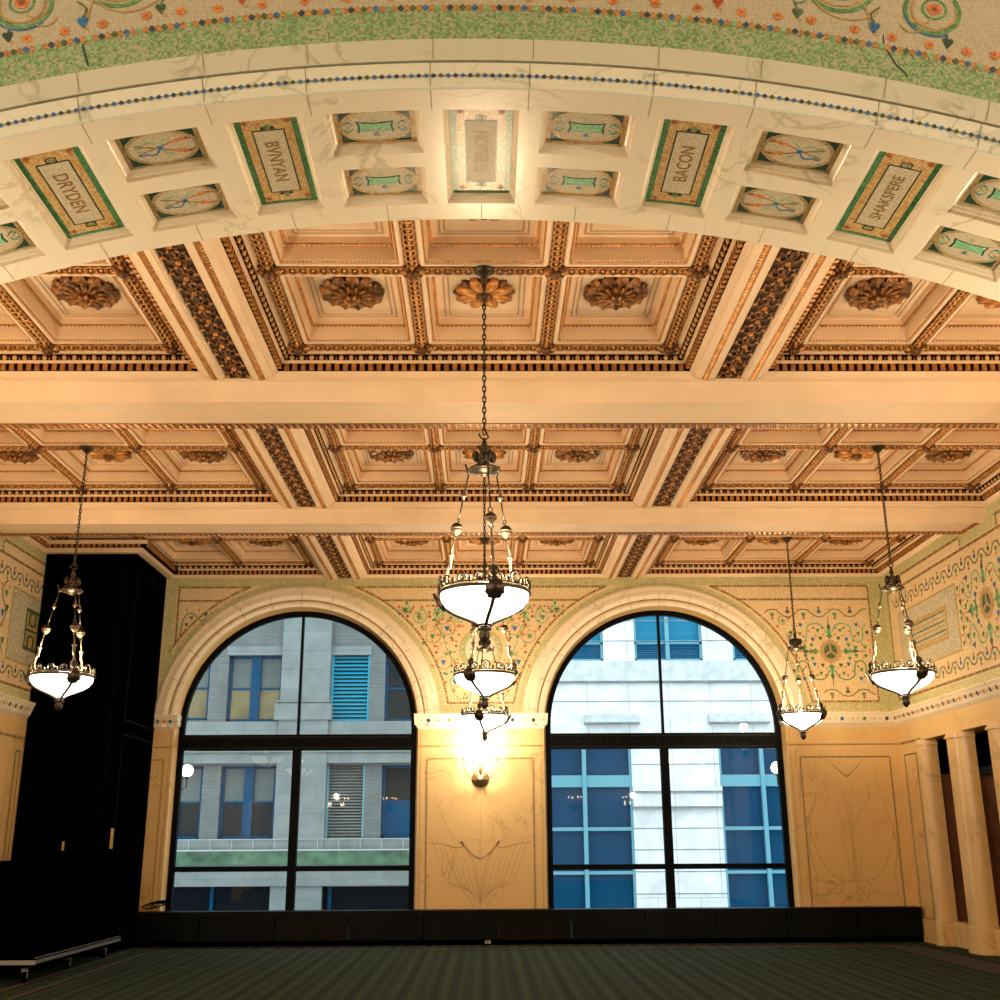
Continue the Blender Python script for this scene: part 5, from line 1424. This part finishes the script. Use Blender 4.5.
RB = empty('office_building', (0, 0, 0)); tag(RB, 'bright white limestone building with blue louvred windows, outside the right window', 'building')
upr = [(1.4,3.66,6.88,9.5), (4.62,6.73,6.88,9.5), (7.66,9.9,6.88,9.5)]
lor = [(-.1+.2,4.39,-3,4.38), (7.02,11.5,-3,4.38)]
facade('wall', -.2, 13, -6, 13, upr+lor, 'stone_white', RB)
for (a, b, c, d_) in upr:
    f = MB().mat('win_blue_pale'); mid_ = 5.65 if a == 4.62 else (a+b)/2
    for q in (a, b-.08): f.box(q, q+.08, FY+.08, FY+.16, c, d_)
    f.box(mid_-.06, mid_+.06, FY+.02, FY+.16, c, d_).box(a, b, FY+.08, FY+.16, 7.40, 7.46).box(a,b,FY+.08,FY+.16,c,c+.07)
    o = f.build('window_frame', RB)
    MB().mat('pane_sky').box(a, b, FY+.2, FY+.22, 7.43, d_).build('pane', o)
    p = MB().mat('pane_blue').box(a, b, FY+.18, FY+.2, c, 7.43); p.mat('pane_sky')
    for i in range(7): p.box(a, b, FY+.17, FY+.18, c+.06+.07*i, c+.075+.07*i)
    p.build('pane', o)
for (a, b, c, d_), mx_ in ((lor[0], 2.97), (lor[1], 8.31)):
    f = MB().mat('win_blue_pale')
    f.box(mx_-.06, mx_+.06, FY-.0, FY+.16, c, d_).box(b-.07,b,FY+.05,FY+.16,c,d_).box(a,a+.07,FY+.05,FY+.16,c,d_)
    for z0, z1 in ((3.12,3.46),(1.87,1.97),(.65,.74),(-.45,-.35)): f.box(a, b, FY+.06, FY+.16, z0, z1)
    o = f.build('window_frame', RB)
    p = MB().mat('pane_blue').box(a, b, FY+.2, FY+.22, c, d_); p.mat('win_blue')
    z = c+.1
    while z < d_: p.box(a, b, FY+.185, FY+.2, z, z+.03); z += .09
    p.build('pane', o)
m = MB().mat('ledge_pale')
m.box(-.2, 13, FY-.10, FY, 6.25, 6.86); m.mat('stone_shade_joint').box(-.2,13,FY-.11,FY,6.19,6.24)  # darker strips below these ledges are painted shade
m.mat('ledge_pale').box(3.0, 4.66, FY-.22, FY, 5.0, 5.22).box(6.77, 8.6, FY-.22, FY, 5.0, 5.22); m.mat('stone_shade_joint').box(3.0,4.66,FY-.22,FY,4.95,5.0).box(6.77,8.6,FY-.22,FY,4.95,5.0)
m.mat('stone_white').box(4.39, 7.02, FY-.20, FY, 2.99, 3.12); m.box(4.39,7.02,FY-.14,FY,2.55,2.99); m.mat('stone_shade_joint').box(4.39,7.02,FY-.205,FY,2.94,2.99).box(4.39,7.02,FY-.15,FY,2.49,2.54)
m.build('stone_ledges', RB)
m = MB().mat('stone_shade_joint')
for z in (5.64, 7.49, 8.12, 1.93, 1.33, .72, .11, 3.77): m.box(4.39 if z < 4 else -.2, 7.02 if z < 4 else 13, FY-.012, FY-.001, z-.012, z+.012) if z < 4 or z > 4.3 else None
m.build('course_joints', RB)
m = MB().mat('asphalt').box(-30, 30, 20.3, 60, -6.1, -6); tag(m.build('ground'), 'street between the buildings', 'ground', kind='structure')

# globe lanterns fixed outside the windows
for sx, x in ((-1, -5.40), (1, 5.34)):
    g = empty('globe_lantern', (x, 20.75, 2.85)); tag(g, ('left' if sx < 0 else 'right')+' round white street lantern glimpsed at the outer edge of the '+('left' if sx < 0 else 'right')+' window', 'lantern')
    MB().mat('globe').ell((0,0,.0), .11, .11, .11, 18, 12).build('globe', g, True)
    MB().mat('bronze').lathe([(.04,-.13),(.05,-.13),(.04,-.10)], n=10).tube([(0,0,-.12),(0,0,-.30),(0,-.3,-.34),(0,-.66,-.34)], .018, 6).build('bracket', g, True)

# ------------------------------------------------------------------ sky, camera, colour
w = bpy.data.worlds.new('overcast_sky'); SC.world = w; w.use_nodes = True
bg = w.node_tree.nodes['Background']; bg.inputs['Color'].default_value = (.84,.95,1,1); bg.inputs['Strength'].default_value = 2.5

cam = bpy.data.cameras.new('camera'); co = bpy.data.objects.new('camera', cam); COL.objects.link(co); SC.camera = co
cam.sensor_width = 36; cam.lens = 36*1.10904; cam.clip_end = 200
from mathutils import Matrix, Vector
pch, rol, yaw = .29825531, -.00583142, .01469433
fw = Vector((0, cos(pch), sin(pch))); upv = Vector((0, -sin(pch), cos(pch))); rt = Vector((1,0,0))
rt, upv = rt*cos(rol)+upv*sin(rol), -rt*sin(rol)+upv*cos(rol)
Z = Matrix(((cos(yaw), sin(yaw), 0), (-sin(yaw), cos(yaw), 0), (0,0,1)))
rt, upv, fw = Z @ rt, Z @ upv, Z @ fw
mw = Matrix(((rt.x, upv.x, -fw.x, 0), (rt.y, upv.y, -fw.y, 0), (rt.z, upv.z, -fw.z, 1.6), (0,0,0,1)))
co.matrix_world = mw

SC.view_settings.view_transform = 'Standard'; SC.view_settings.look = 'None'; SC.view_settings.gamma = 1
SC.view_settings.use_curve_mapping = False; SC.view_settings.exposure = 0
SC.render.engine = 'CYCLES'
SC.cycles.use_denoising = True; SC.cycles.max_bounces = 8; SC.cycles.diffuse_bounces = 5; SC.cycles.transparent_max_bounces = 8
SC.cycles.caustics_reflective = False; SC.cycles.caustics_refractive = False; SC.cycles.sample_clamp_indirect = 6
